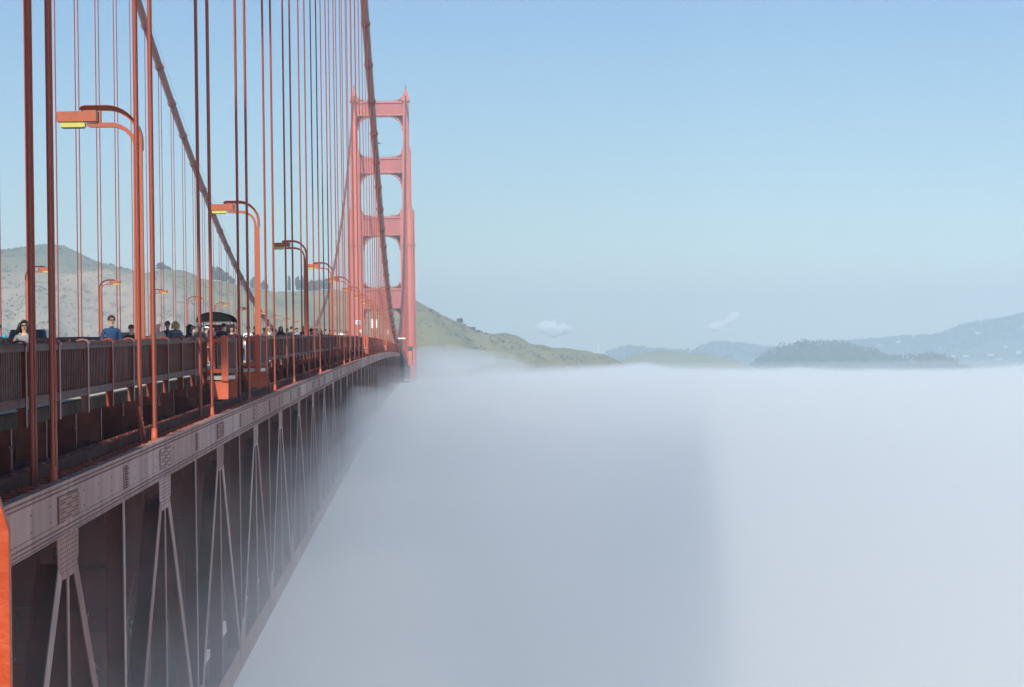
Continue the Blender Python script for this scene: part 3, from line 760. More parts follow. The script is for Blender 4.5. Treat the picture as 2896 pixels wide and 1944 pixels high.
def person(loc, face, label, h=1.72, top=(0.2,0.2,0.2), pants=(0.05,0.06,0.1), hair='black', style='short', shades=False, sit=False, lean=0.3, build=1.0, skin=SKIN, arms='down', open_neck=False, extra=None, group=None):
    t = thing('person', label, 'person', loc, face, group)
    me, hc, tips, zb, dz = body_mesh(h, sit, lean, build, arms)
    bm = bmesh.new(); bm.from_mesh(me)
    for f in bm.faces:
        c = f.calc_center_median(); f.smooth = True; z = c.z/h - dz
        near_hand = any((c - b).length < 0.032*h + 0.02 for a, b, s in tips)
        if z > 0.838 or near_hand or (open_neck and z > 0.79 and abs(c.x) < 0.045*h and c.y < 0): f.material_index = 0
        elif (c.z < 0.06*h and not near_hand): f.material_index = 3
        elif c.z/h < (0.50 if not sit else 0.31) and not (abs(c.x) > 0.105*h and not sit): f.material_index = 2
        else: f.material_index = 1
    bm.to_mesh(me); bm.free()
    for m in (skin, cloth(top), cloth(pants), SHOE): me.materials.append(m)
    b = link('body', me, t)
    # fingers and thumb, nose, ears grown into the figure
    mb = MB(); r = 0.0085
    for a, q, s in tips:
        d = (q-a).normalized(); side = Vector((0,1,0)) - d*d.y
        side = side.normalized() if side.length > 0.1 else Vector((1,0,0)); cv = d.cross(side)*0.012
        for i, L in enumerate((0.068, 0.078, 0.074, 0.058)):
            o = q + side*((i-1.5)*0.019)
            mb.tube([o, o+d*(L*0.5)+cv*0.4, o+d*(L*0.9)+cv*1.6], [r, r*0.95, r*0.7], 6)
        o = a + d*0.03 + side*0.03; mb.tube([o, o+d*0.035+side*0.02, o+d*0.07+side*0.018], [r*1.15, r, r*0.8], 6)
    hx, hy, hz = hc
    link('finger_set', mb.mesh('finger_set', skin, True), b, kind='stuff')
    mb = MB(); fy = hy - 0.062*h
    mb.add([(hx-0.017,fy+0.012,hz-0.030),(hx+0.017,fy+0.012,hz-0.030),(hx,fy-0.022,hz-0.028),(hx,fy+0.004,hz+0.022)], [(0,1,2),(0,2,3),(2,1,3),(1,0,3)])
    mb.ball((hx-0.047*h, hy+0.006, hz-0.008), (0.012,0.02,0.032), 6, 5); mb.ball((hx+0.047*h, hy+0.006, hz-0.008), (0.012,0.02,0.032), 6, 5)
    link('nose_and_ears', mb.mesh('nose_and_ears', skin, True), b)
    link('mouth', MB().ball((hx, fy+0.018, hz-0.058), (0.026,0.012,0.008), 8, 5).mesh('mouth', LIP, True), b)
    if shades:
        mb = MB()
        for s in (-1, 1): mb.ball((hx+s*0.034, fy+0.006, hz+0.014), (0.032,0.012,0.017), 8, 6); mb.beam((hx+s*0.066,fy+0.015,hz+0.016),(hx+s*0.047*h,hy,hz+0.012),0.006,0.010)
        mb.box(hx-0.012,hx+0.012,fy-0.004,fy+0.008,hz+0.016,hz+0.024)
        link('sunglasses', mb.mesh('sunglasses', LENS, True), t)
    else:
        for s in (-1, 1): link('eye', MB().ball((hx+s*0.033, fy+0.012, hz+0.013), (0.012,0.008,0.007), 6, 5).mesh('eye', LENS, True), b)
    # hair: a cap that leaves the face free, longer styles fall behind and beside it
    hm = MB(); n = 16; rows = 8; rx, ry, rz = 0.061*h, 0.069*h, 0.066*h; top_z = hz + 0.02*h
    for i in range(rows+1):
        ph = (pi/2)*(i/rows)
        for j in range(n):
            a = 2*pi*j/n; front = max(0.0, -sin(a))
            lim = 1.0 - 0.42*front**1.5
            p = ph*lim*1.18
            k = 1 + 0.05*mnoise.noise((cos(a)*3+loc[1], sin(a)*3, i*0.7))
            hm.v.append((hx+rx*k*sin(p)*cos(a), hy+0.004+ry*k*sin(p)*sin(a), top_z-0.01+rz*k*cos(p)))
    for i in range(rows):
        for j in range(n): hm.f.append((i*n+j, (i+1)*n+j, (i+1)*n+(j+1) % n, i*n+(j+1) % n)); hm.m.append(0)
    if style in ('long', 'windy', 'bob'):
        Lh = {'long': 0.15, 'windy': 0.135, 'bob': 0.085}[style]*h
        for j in range(22):
            a = pi*(-0.16 + 1.32*j/21); x, y = hx+rx*0.96*cos(a), hy+0.006+ry*0.96*sin(a)
            wv = 0.05 if style == 'windy' else 0.012
            pts = [(x, y, top_z+0.015*h)]
            for q in range(1, 5):
                ff = q/4; sw = (-0.075*ff*ff*(1 if cos(a) < 0.2 else 0.3)) if style == 'windy' else 0.0
                pts.append((x*1.0+(x-hx)*0.25*ff + sw + wv*mnoise.noise((j*1.7, q*0.9, loc[1])), y+0.012*ff, top_z-0.01-Lh*ff*(0.9+0.25*mnoise.noise((j*2.3, 5.0, loc[0])))))
            hm.tube(pts, [0.026, 0.028, 0.027, 0.022, 0.008], 6)
    if style == 'tail': hm.tube([(hx,hy+0.06*h,hz+0.02*h),(hx,hy+0.085*h,hz-0.01*h),(hx,hy+0.08*h,hz-0.08*h)], [0.03,0.035,0.01], 8)
    link('hair', hm.mesh('hair', HAIRM[hair], True), t)
    if extra == 'patch':
        for s_ in (-1, 1): link('shoulder_patch', MB().ball((s_*0.105*h, -0.04*lean*h, (0.805+dz)*h), (0.045*h,0.045*h,0.036*h), 8, 6).mesh('shoulder_patch', cloth((0.02,0.30,0.42)), True), t)
    if extra == 'hood':
        mb = MB(); pts = [(0.085*h*cos(a), 0.012*h+0.07*h*sin(a), (0.825+dz)*h+0.012*sin(a)) for a in [pi*(-0.35+1.7*k/12) for k in range(13)]]
        mb.tube(pts, 0.03, 8); mb.ball((0,0.075*h,(0.80+dz)*h), (0.085*h,0.03*h,0.05*h), 10, 7); link('hood', mb.mesh('hood', cloth(top), True), t)
    if extra == 'collar':
        mb = MB(); mb.tube([(0.055*h*cos(a), -0.01*h+0.05*h*sin(a), (0.83+dz)*h) for a in [2*pi*k/12 for k in range(13)]], 0.016, 6); link('collar', mb.mesh('collar', white_paint, True), t)
    if extra == 'cap':
        mb = MB(); mb.ball((hx,hy,hz+0.03*h),(0.061*h,0.068*h,0.048*h),12,8); mb.box(hx-0.04*h,hx+0.04*h,hy-0.115*h,hy-0.05*h,hz+0.028*h,hz+0.036*h); link('cap', mb.mesh('cap', white_paint, True), t)
    if extra == 'camera':
        mb = MB(); mb.box(-0.06,0.06,hy-0.11*h,hy-0.075*h,hz-0.03,hz+0.04); mb.tube([(0,hy-0.11*h,hz),(0,hy-0.15*h,hz)],0.03,8); link('camera', mb.mesh('camera', dark_iron), t)
    return t
def stand(xn, Y, h, face, label, **k):
    """stands on the near walk where photo column xn is seen at distance Y"""
    z = Z_WALK + zc(Y); x = at(xn, 1000, Y).x
    return person((x, Y, z), face, label, h=h, **k)
stand(70, 54, 1.66, 0.12, 'dark-haired woman in grey hooded jacket and sunglasses walking by the railing', top=(0.20,0.20,0.21), hair='black', style='windy', shades=True, extra='hood', open_neck=True, lean=0.6, group='people on the walk')
stand(-8, 59, 1.62, 0.3, 'person in black jacket with bright cyan shoulder patch at the left picture edge', top=(0.02,0.02,0.025), hair='black', style='short', lean=1.0, extra='patch', group='people on the walk')
stand(315, 65, 1.83, 0.35, 'tall man in dark blue sweater and sunglasses behind the railing', top=(0.012,0.045,0.12), hair='brown', shades=True, build=1.08, group='people on the walk')
stand(373, 76, 1.62, -0.1, 'woman in black scoop-neck top and sunglasses beside the man in blue', top=(0.012,0.012,0.014), hair='black', style='tail', shades=True, open_neck=True, group='people on the walk')
stand(446, 71, 1.70, 2.9, 'grey-haired man in beige jacket walking away behind the suspender rope', top=(0.42,0.35,0.28), hair='grey', build=1.1, group='people on the walk')
stand(474, 84, 1.76, 0.3, 'man in dark jacket over blue shirt with sunglasses facing the camera', top=(0.02,0.03,0.06), hair='brown', shades=True, skin=SKIN2, group='people on the walk')
stand(497, 78, 1.72, 3.1, 'blonde person in blue-grey hooded jacket seen from behind', top=(0.12,0.14,0.18), hair='blonde', style='bob', extra='hood', build=1.1, group='people on the walk')
stand(534, 88, 1.66, 1.3, 'dark-haired woman in black coat with white collar turned sideways', top=(0.02,0.02,0.03), hair='black', style='long', extra='collar', group='people on the walk')
stand(566, 97, 1.70, 3.0, 'person in dark coat with hand raised left of the tour truck', top=(0.03,0.03,0.03), hair='black', arms='up', group='people on the walk')
stand(582, 104, 1.64, 1.8, 'person wearing a white cap in front of the tour truck', top=(0.10,0.11,0.13), hair='black', extra='cap', group='people on the walk')
stand(622, 83, 1.66, 2.6, 'man in navy jacket stooping over the sunlit railing bay', top=(0.010,0.014,0.035), pants=(0.38,0.33,0.25), hair='black', lean=2.2, build=1.25, group='people on the walk')
stand(637, 100, 1.70, 0.0, 'smiling long-haired woman in black in front of the tour truck', top=(0.015,0.015,0.015), hair='black', style='long', skin=SKIN, group='people on the walk')
stand(656, 98, 1.60, 0.1, 'woman with low neckline and dark hat hair right of the smiling woman', top=(0.04,0.02,0.03), hair='black', style='bob', open_neck=True, group='people on the walk')
stand(666, 99, 1.58, -0.3, 'short person half hidden by the suspender rope beside the bay', top=(0.05,0.04,0.04), hair='brown', group='people on the walk')
stand(702, 104, 1.62, 0.4, 'person in white shirt and light jeans seen through the railing gap', top=(0.72,0.72,0.72), pants=(0.25,0.33,0.45), hair='brown', group='people on the walk')
rest = [(776,135,1.64,0.0,'woman in white blouse and sunglasses among the far walkers',(0.72,0.70,0.68),'brown','bob',True),
 (795,128,1.68,0.1,'woman with wide dark hair and black dress among the far walkers',(0.02,0.02,0.02),'black','long',False),
 (812,150,1.66,2.8,'person in dark brown coat right of the wide-haired woman',(0.05,0.035,0.03),'brown','short',False),
 (825,140,1.72,3.0,'man in dark jacket seen from behind among the far walkers',(0.02,0.025,0.03),'black','short',False),
 (839,137,1.62,0.5,'person in pale lilac shirt leaning at the railing',(0.45,0.42,0.55),'black','short',False),
 (858,158,1.78,2.7,'tall man in black behind the shaded lamp post',(0.015,0.015,0.015),'black','short',False),
 (879,160,1.66,1.6,'person in charcoal coat right of the shaded lamp post',(0.06,0.06,0.065),'brown','bob',False),
 (897,176,1.68,0.0,'person in pink top among the distant walkers',(0.55,0.22,0.2),'brown','short',False),
 (907,182,1.66,0.2,'person in dark top beside the one in pink',(0.03,0.03,0.035),'black','long',False),
 (934,196,1.66,3.0,'distant walker in red brown jacket',(0.18,0.05,0.04),'black','short',False),
 (964,220,1.72,0.1,'distant walker in a white shirt near the orange lamp row',(0.75,0.75,0.75),'black','short',False),
 (973,228,1.70,0.3,'distant walker in cream top next to the white shirt',(0.6,0.52,0.42),'brown','short',False),
 (548,110,1.70,2.8,'man in grey coat half hidden left of the tour truck',(0.10,0.10,0.11),'black','short',False),
 (602,114,1.66,0.2,'woman in plum jacket in front of the truck rear',(0.10,0.02,0.05),'black','bob',False),
 (722,122,1.68,2.9,'person in brown coat at the second railing bay',(0.09,0.05,0.03),'brown','short',False),
 (748,130,1.62,0.1,'person in pale blue shirt left of the second lamp post',(0.30,0.40,0.52),'black','short',False),
 (760,145,1.70,0.3,'man in cream jacket right of the second lamp post',(0.50,0.44,0.34),'grey','short',True),
 (886,172,1.64,0.2,'walker in teal jacket behind the third lamp post',(0.03,0.16,0.17),'black','short',False),
 (920,190,1.70,3.0,'walker in grey hooded top before the red brown jacket',(0.18,0.18,0.19),'black','short',False),
 (948,205,1.66,0.1,'walker in tan top after the red brown jacket',(0.36,0.26,0.17),'brown','short',False),
 (982,236,1.62,2.9,'last distant walker in black before the signs',(0.02,0.02,0.02),'black','short',False)]
for xn, Y, h, fc, lb, tp, hr, st, sh in rest:
    stand(xn, Y, h, fc, lb, top=tp, hair=hr, style=st, shades=sh, group='people on the walk')

# ------------------------------------------------------------------ vehicles
def car_paint(n, c): return mat('car_'+n, c, 0.3, coat=0.6, spec=0.5)
def wheel(t, x, y, r, w=0.2):
    wh = link('wheel', MB().tube([(x-w/2,y,r),(x+w/2,y,r)], r, 18).mesh('wheel', tyre, True), t)
    link('rim', MB().tube([(x-w/2-0.01,y,r),(x+w/2+0.01,y,r)], r*0.62, 14).mesh('rim', chrome), wh)
def car(loc, rz, label, paint_m, kind='sedan'):
    """faces -Y"""
    t = thing('car', label, 'car', loc, rz, 'traffic on the road')
    if kind == 'sedan': st = [(-2.25,.55,.62),(-2.15,.75,.72),(-1.05,.88,.92),(-0.35,.90,.98),(0.9,.90,1.0),(1.75,.88,1.0),(2.2,.80,.92),(2.3,.72,.6)]; cab = [(-1.0,0.92,.70),(-0.30,1.40,.58),(0.75,1.43,.58),(1.65,1.02,.68)]
    elif kind == 'suv': st = [(-2.3,.6,.75),(-2.2,.82,.95),(-1.2,.92,1.08),(0,.94,1.12),(1.8,.94,1.14),(2.25,.90,1.12),(2.35,.85,.7)]; cab = [(-1.1,1.08,.80),(-0.45,1.70,.68),(1.8,1.74,.68),(2.2,1.14,.80)]
    else: st = [(-2.6,.65,.8),(-2.5,.88,1.0),(-1.6,.96,1.2),(0,.98,1.25),(2.4,.98,1.25),(2.6,.96,1.2),(2.65,.94,.7)]; cab = [(-1.6,1.2,.85),(-0.9,1.98,.80),(2.3,2.02,.80),(2.58,1.25,.9)]
    mb = MB(); n = 8
    for (y, hw, zt) in st:
        for (x, z) in ((-hw*0.92,0.28),(-hw,0.45),(-hw,zt*0.8),(-hw*0.9,zt),(hw*0.9,zt),(hw,zt*0.8),(hw,0.45),(hw*0.92,0.28)): mb.v.append((x,y,z))
    for i in range(len(st)-1):
        for j in range(n): mb.f.append((i*n+j, i*n+(j+1)%n, (i+1)*n+(j+1)%n, (i+1)*n+j)); mb.m.append(0)
    mb.f += [tuple(range(n)), tuple((len(st)-1)*n+j for j in range(n))]; mb.m += [0,0]
    body = part('body', mb, paint_m, t)
    (y0,z0,w0),(y1,z1,w1),(y2,z2,w2),(y3,z3,w3) = cab
    mb = MB(); zr = lambda z: z
    mb.add([(-w0,y0,z0-.05),(w0,y0,z0-.05),(w1,y1,z1),(-w1,y1,z1),(-w2,y2,z2),(w2,y2,z2),(-w3,y3,z3-.05),(w3,y3,z3-.05),(-.86*1.0,(y0+y3)/2,z0-.05),(.86,(y0+y3)/2,z0-.05),(-(w1+.03),(y1+y2)/2,(z1+z2)/2),((w1+.03),(y1+y2)/2,(z1+z2)/2)],
           [(0,1,2,3),(3,2,11,10),(10,11,5,4),(4,5,7,6),(0,3,10,8),(8,10,4,6),(1,9,11,2),(9,7,5,11),(0,8,6,7,9,1)])
    part('cabin', mb, paint_m, t)
    def pane(name, q, off):
        q = [Vector(p) for p in q]; c = sum(q, Vector())/4; q = [c+(p-c)*0.86+Vector(off) for p in q]
        part(name, MB().add(q, [(0,1,2,3)]), glass, t)
    pane('windscreen', [(-w0,y0,z0),(w0,y0,z0),(w1,y1,z1),(-w1,y1,z1)], (0,-.015,.012))
    pane('rear_window', [(-w3,y3,z3),(w3,y3,z3),(w2,y2,z2),(-w2,y2,z2)], (0,.015,.012))
    for s in (-1,1):
        pane('side_window', [(s*w0,y0,z0),(s*.86,(y0+y3)/2,z0),(s*(w1+.03),(y1+y2)/2,(z1+z2)/2),(s*w1,y1,z1)], (s*.015,0,0))
        pane('side_window', [(s*.86,(y0+y3)/2,z0),(s*w3,y3,z3),(s*w2,y2,z2),(s*(w1+.03),(y1+y2)/2,(z1+z2)/2)], (s*.015,0,0))
        part('headlight', MB().ball((s*.58,st[1][0]+.02,.66),(.16,.08,.08),8,6), white_paint, t, True)
        part('tail_light', MB().box(s*.68-.14,s*.68+.14,st[-1][0]-.02,st[-1][0]+.03,.7,.84), mat('tail_red',(0.4,0.02,0.02),0.3), t)
        part('mirror', MB().ball((s*.98,y0+.35,z0+.08),(.09,.05,.07),8,6), paint_m, t, True)
        for y in (st[0][0]+.85, st[-1][0]-.85): wheel(t, s*.80, y, .33)
    return t
def drive(xn, Y, rz, label, pm, kind):
    car((at(xn,1000,Y).x, Y, Z_ROAD+zc(Y)), rz, label, pm, kind)
drive(216, 92, pi, 'dark blue sedan behind the railing near the shaded suspender ropes', car_paint('blue',(0.015,0.03,0.09)), 'sedan')
drive(140, 118, 0, 'white car on the road behind the second shaded suspender rope', car_paint('white',(0.75,0.75,0.76)), 'sedan')
drive(50, 118, pi, 'grey sedan behind the woman in the grey jacket', car_paint('grey',(0.12,0.15,0.2)), 'sedan')
drive(350, 150, 0, 'black off-road car behind the woman in the black top', car_paint('black',(0.012,0.012,0.014)), 'suv')
drive(275, 215, 0, 'silver sedan far across the road behind the man in blue', car_paint('silver',(0.4,0.41,0.42)), 'sedan')
drive(700, 205, pi, 'white sedan on the road behind the second railing bay', car_paint('white2',(0.78,0.78,0.78)), 'sedan')
drive(545, 135, pi, 'red car left of the tour truck', car_paint('red',(0.35,0.02,0.02)), 'sedan')
drive(100, 98, pi, 'dark grey car between the two shaded suspender ropes', car_paint('slate',(0.04,0.05,0.06)), 'suv')
drive(425, 132, 0, 'pale blue car behind the man in the beige jacket', car_paint('paleblue',(0.22,0.32,0.42)), 'sedan')
drive(-15, 170, 0, 'dark green car at the left picture edge', car_paint('green',(0.03,0.07,0.06)), 'sedan')

# open red tour truck with a black arched canopy
Yt = 176; tx = at(617, 1000, Yt).x; TZ = Z_ROAD + zc(Yt)
tt = thing('tour_truck', 'open red tour truck with black arched canopy carrying passengers', 'truck', (tx, Yt, TZ))
red = car_paint('firered', (0.42,0.02,0.02))
mb = MB(); mb.prism([(-1.22,0.55),(1.22,0.55),(1.25,1.25),(1.2,1.5),(-1.2,1.5),(-1.25,1.25)], 'y', -3.6, 2.2); part('bed', mb, red, tt)
mb = MB(); mb.prism([(2.2,0.5),(4.6,0.5),(4.7,1.2),(3.4,1.5),(3.0,2.3),(2.2,2.3)], 'x', -1.1, 1.1); part('cab', mb, red, tt)
arc = [(1.27*cos(pi-pi*k/14), 2.42+0.72*sin(pi-pi*k/14)**0.8) for k in range(15)]
arc_in = [(x*0.96, 2.42+(z-2.42)*0.92) for x, z in reversed(arc)]
mb = MB(); mb.prism(arc+arc_in, 'y', -3.5, 2.0); part('canopy', mb, mat('black_canvas',(0.008,0.007,0.007),1.0, spec=0.0), tt)
mb = MB(); mb.prism([(x*0.955, z if k not in (0,14) else z) for k, (x, z) in enumerate(arc)], 'y', -3.44, -3.40); mb2 = part('canopy_end', mb, mat('canvas_window',(0.010,0.010,0.010),0.9, spec=0.05), tt)
for x in (-1.2, 1.2):
    for y in (-3.45, -0.7, 1.95): part('canopy_pole', MB().tube([(x,y,1.5),(x,y,2.45)],0.035,8), dark_iron, tt)
part('rear_beam', MB().box(-1.24,1.24,-3.5,-3.4,2.36,2.44), dark_iron, tt)
part('rear_step', MB().box(-1.1,1.1,-4.0,-3.6,0.5,0.6), chrome, tt)
part('side_rail', MB().box(-1.24,-1.16,-3.6,2.2,1.5,1.62), chrome, tt); part('side_rail', MB().box(1.16,1.24,-3.6,2.2,1.5,1.62), chrome, tt)
for s in (-1,1):
    part('tail_light', MB().box(s*1.0-.1,s*1.0+.1,-3.65,-3.6,0.9,1.05), MATS['tail_red'], tt)
    for y in (-2.4, 3.4): wheel(tt, s*1.02, y, 0.48, 0.3)
mb = MB()
seat_ys = (-2.6, -1.4, -0.2, 1.0)
for y in seat_ys: part('bench', MB().box(-1.1,1.1,y,y+0.4,1.5-0.5,1.5-0.42+0.0), dark_iron, tt)
k = 0
pc = [(0.05,0.05,0.06),(0.12,0.12,0.13),(0.3,0.28,0.27),(0.03,0.05,0.1),(0.2,0.05,0.05),(0.07,0.08,0.06),(0.4,0.4,0.42),(0.04,0.03,0.03)]
plab = ['dark coat','charcoal jacket','beige jacket','navy jacket','maroon top','olive coat','pale grey top','black jacket']
for y in seat_ys[:3]:
    for x in (-0.72, 0.0, 0.72):
        if k >= 8: break
        person((tx+x, Yt+y+0.12, TZ+0.66), (0.25*(k % 3)-0.2), 'seated passenger in %s under the truck canopy' % plab[k], h=1.66, top=pc[k], hair=['black','brown','grey','black','brown'][k % 5], style=['short','bob'][k % 2], sit=True, group='tour truck passengers'); k += 1

# ------------------------------------------------------------------ hills
def land(name, c1, c2, c3, sc, haze_free=True):
    m = bpy.data.materials.new(name); m.use_nodes = True; nt = m.node_tree; b = nt.nodes['Principled BSDF']
    b.inputs['Roughness'].default_value = 1.0; b.inputs['Specular IOR Level'].default_value = 0.1
    g = nt.nodes.new('ShaderNodeNewGeometry')
    n1 = nt.nodes.new('ShaderNodeTexNoise'); n1.inputs['Scale'].default_value = sc; n1.inputs['Detail'].default_value = 8; n1.inputs['Roughness'].default_value = 0.6
    n2 = nt.nodes.new('ShaderNodeTexNoise'); n2.inputs['Scale'].default_value = sc*5.3; n2.inputs['Detail'].default_value = 8; n2.inputs['Roughness'].default_value = 0.7
    r1 = nt.nodes.new('ShaderNodeValToRGB'); r1.color_ramp.elements[0].position = 0.38; r1.color_ramp.elements[1].position = 0.62
    r1.color_ramp.elements[0].color = (*c1, 1); r1.color_ramp.elements[1].color = (*c2, 1)
    r2 = nt.nodes.new('ShaderNodeValToRGB'); r2.color_ramp.elements[0].position = 0.52; r2.color_ramp.elements[1].position = 0.66
    mx = nt.nodes.new('ShaderNodeMix'); mx.data_type = 'RGBA'; mx.inputs['B'].default_value = (*c3, 1)
    nt.links.new(g.outputs['Position'], n1.inputs['Vector']); nt.links.new(g.outputs['Position'], n2.inputs['Vector'])
    nt.links.new(n1.outputs['Fac'], r1.inputs[0]); nt.links.new(n2.outputs['Fac'], r2.inputs[0])
    nt.links.new(r2.outputs[0], mx.inputs['Factor']); nt.links.new(r1.outputs[0], mx.inputs['A']); nt.links.new(mx.outputs['Result'], b.inputs['Base Color'])
    bp = nt.nodes.new('ShaderNodeBump'); bp.inputs['Strength'].default_value = 0.7; bp.inputs['Distance'].default_value = 3.0
    nt.links.new(n2.outputs['Fac'], bp.inputs['Height']); nt.links.new(bp.outputs[0], b.inputs['Normal'])
    return m
ROCK = land('rocky_slope', (0.325,0.265,0.205), (0.24,0.205,0.155), (0.115,0.10,0.073), 0.02)
GRASS = land('grass_slope', (0.195,0.185,0.09), (0.23,0.20,0.11), (0.085,0.092,0.05), 0.010)
SCRUB = land('scrub_slope', (0.12,0.135,0.08), (0.175,0.17,0.10), (0.062,0.075,0.048), 0.008)
DRY = land('dry_grass', (0.215,0.19,0.105), (0.165,0.165,0.088), (0.105,0.115,0.066), 0.006)
WOODS = land('wood_floor', (0.035,0.055,0.035), (0.05,0.07,0.04), (0.03,0.045,0.03), 0.01)
FARM = land('far_slope', (0.07,0.09,0.07), (0.10,0.11,0.085), (0.05,0.07,0.06), 0.004)
def fbm(x, y, o=5): return mnoise.fractal((x, y, 3.3), 1.0, 2.1, o)
RIDGES = {}
def ridge(name, crest, Y, front, back, m, rough, seed=0, fine=1.0, step=None, steep=1.0):
    """real hill: crest line at distance Y, slopes falling towards and away from the bridge"""
    pts = [at(x, y, Y) for x, y in crest]; x0, x1 = pts[0].x, pts[-1].x
    def cz(X):
        for a, b in zip(pts[:-1], pts[1:]):
            if X <= b.x: 
                u = (X-a.x)/(b.x-a.x); u = max(0, min(1, u)); return a.z + (b.z-a.z)*u
        return pts[-1].z
    nx = 260; ts = [-1,-0.7,-0.45,-0.25,-0.12,-0.05] + [k/34 for k in range(35)]
    bw = (x1-x0)/nx*2.5
    def surf(X, t):
        c = (cz(X-bw)+cz(X)*2+cz(X+bw))/4
        if t < 0: y = Y - t*back; z = c - (c+90)*(-t)**1.2
        else: y = Y - t*front; z = c - (c+90)*(t**steep)
        e = sin(min(1, abs(t)*4)*pi/2)
        z += rough*e*(fbm(X*0.006*fine+seed, y*0.003*fine, 6)*0.9 + 0.5*abs(fbm(X*0.017*fine, y*0.006*fine+seed, 4))) + rough*0.10*fbm(X*0.05*fine, y*0.05*fine+seed, 3)
        return Vector((X, y, z))
    mb = MB(); n = nx+1
    for t in ts:
        for i in range(n): mb.v.append(tuple(surf(x0+(x1-x0)*i/nx, t)))
    for r in range(len(ts)-1):
        for i in range(nx): mb.f.append((r*n+i, r*n+i+1, (r+1)*n+i+1, (r+1)*n+i)); mb.m.append(0)
    o = link(name, mb.mesh(name, m, True), kind='structure')
    def find(xn, yn):
        best = None
        X = at(xn, yn, Y).x
        for k in range(0, 120):
            t = k/120*0.8; X = at(xn, yn, Y - t*front).x; p = surf(X, t); d = abs(project(p)[1]-yn)
            if best is None or d < best[0]: best = (d, p)
        return best[1]
    RIDGES[name] = (surf, find, cz); return surf, find
ridge('hill_ridge_behind', [(-500,740),(-150,722),(0,706),(60,697),(124,689),(180,694),(215,712),(255,732),(320,752),(372,766),(470,800),(700,850),(1000,930)], 2300, 700, 900, SCRUB, 22, 3)
sA = ridge('hill_rocky_cliff', [(-500,790),(-100,778),(0,775),(60,770),(124,768),(230,767),(310,767),(380,772),(440,782),(500,810),(560,850),(620,900),(700,960)], 1750, 420, 300, ROCK, 26, 9, fine=1.6, steep=0.8)
sC = ridge('hill_grass', [(330,800),(400,772),(450,762),(500,768),(560,787),(600,793),(660,804),(744,822),(820,826),(930,823),(1000,818),(1080,812),(1140,822),(1180,850),(1240,888),(1300,915),(1345,937),(1400,945),(1450,952),(1495,968),(1530,981),(1600,988),(1660,993),(1710,1006),(1760,1030),(1850,1080)], 2050, 520, 700, GRASS, 22, 5, fine=1.3)
sE = ridge('hill_dry_mound', [(1640,1075),(1700,1045),(1748,1020),(1800,1002),(1859,993),(1950,998),(2020,1004),(2080,1020),(2125,1037),(2180,1060),(2230,1090)], 3200, 300, 400, DRY, 6, 12)
sF = ridge('hill_wooded_mound', [(2080,1085),(2128,1046),(2160,1020),(2190,1003),(2225,990),(2257,982),(2310,984),(2369,986),(2410,992),(2462,1004),(2507,1022),(2560,1024),(2600,1022),(2645,1016),(2690,1032),(2730,1050),(2800,1080)], 3500, 350, 400, WOODS, 6, 21)
sG = ridge('hill_far_blue', [(1500,1040),(1640,1015),(1720,1000),(1750,992),(1775,986),(1835,992),(1900,998),(1960,998),(1990,984),(2035,972),(2090,978),(2150,988),(2220,992),(2300,1000),(2400,1030)], 6600, 600, 600, FARM, 14, 31, fine=0.5)
sH = ridge('hill_far_town', [(2250,1020),(2330,984),(2376,974),(2430,970),(2500,966),(2570,958),(2640,958),(2690,940),(2740,922),(2800,914),(2850,906),(2900,894),(3000,870),(3200,850)], 6200, 600, 600, FARM, 16, 41, fine=0.5)

# cliff road with a few parked cars
cut = MB(); surfA = RIDGES['hill_rocky_cliff'][0]; xs = [at(130+270*k/40, 770, 1745).x for k in range(41)]
for X in xs:
    p = surfA(X, 0.012); cut.v += [(X, p.y-1, p.z-1.0), (X, p.y-1, p.z+0.3), (X, p.y+9, p.z+0.6), (X, p.y+9, p.z-3)]
for k in range(40):
    for j in range(3): cut.f.append((k*4+j, k*4+j+1, k*4+j+5, k*4+j+4)); cut.m.append(0)
structure('cliff_road', cut, mat('road_cut_soil', (0.34,0.27,0.20), 0.9, var=0.3, vscale=0.1))
# ------------------------------------------------------------------ trees, woods, houses on the hills
bark = mat('bark', (0.10,0.07,0.05), 0.9); LEAFM = [mat('leaf_dark', (0.035,0.055,0.03), 0.8, var=0.35, vscale=0.4), mat('leaf_mid', (0.05,0.07,0.035), 0.8, var=0.35, vscale=0.4)]
def crown_mesh(kind, n, seed):
    rnd = random.Random(seed); mb = MB()
    lobes = [(rnd.uniform(-.55,.55), rnd.uniform(-.5,.5), rnd.uniform(.38,.85), rnd.uniform(.26,.46)) for _ in range(9)]
    for k in range(n):
        lx, ly, lz, lr = lobes[k % 9]
        while True:
            v = Vector((rnd.uniform(-1,1), rnd.uniform(-1,1), rnd.uniform(-1,1)))
            if 0.35 < v.length < 1: break
        c = Vector((lx, ly, lz)) + v*lr; c.z = max(0.22, c.z); s = rnd.uniform(.09,.15)
        a = Vector((rnd.uniform(-1,1), rnd.uniform(-1,1), rnd.uniform(-.6,.6))).normalized(); b = a.cross(Vector((rnd.uniform(-1,1),rnd.uniform(-1,1),1))).normalized()
        mb.add([c+a*s, c+b*s, c-a*s, c-b*s], [(0,1,2,3)])
    return mb.mesh('crown', LEAFM[kind], fix=False)
CROWNS = [crown_mesh(i % 2, 620, 50+i) for i in range(4)]
trunk = MB().tube([(0,0,-0.3),(0.02,0,0.35),(-0.03,0.02,0.7),(0.05,0,0.95)], [0.07,0.055,0.035,0.012], 7)
for a in range(4): trunk.tube([(0,0,0.3+0.12*a),(0.35*cos(a*1.7),0.35*sin(a*1.7),0.62+0.1*a)], [0.03,0.008], 5)
TRUNK = trunk.mesh('trunk', bark, True)
def tree(p, w, h, label, k, group):
    t = thing('tree', label, 'tree', p, k*1.3, group); t.scale = (w, w, h)
    link('trunk', TRUNK, t); link('crown', CROWNS[k % 4], t)
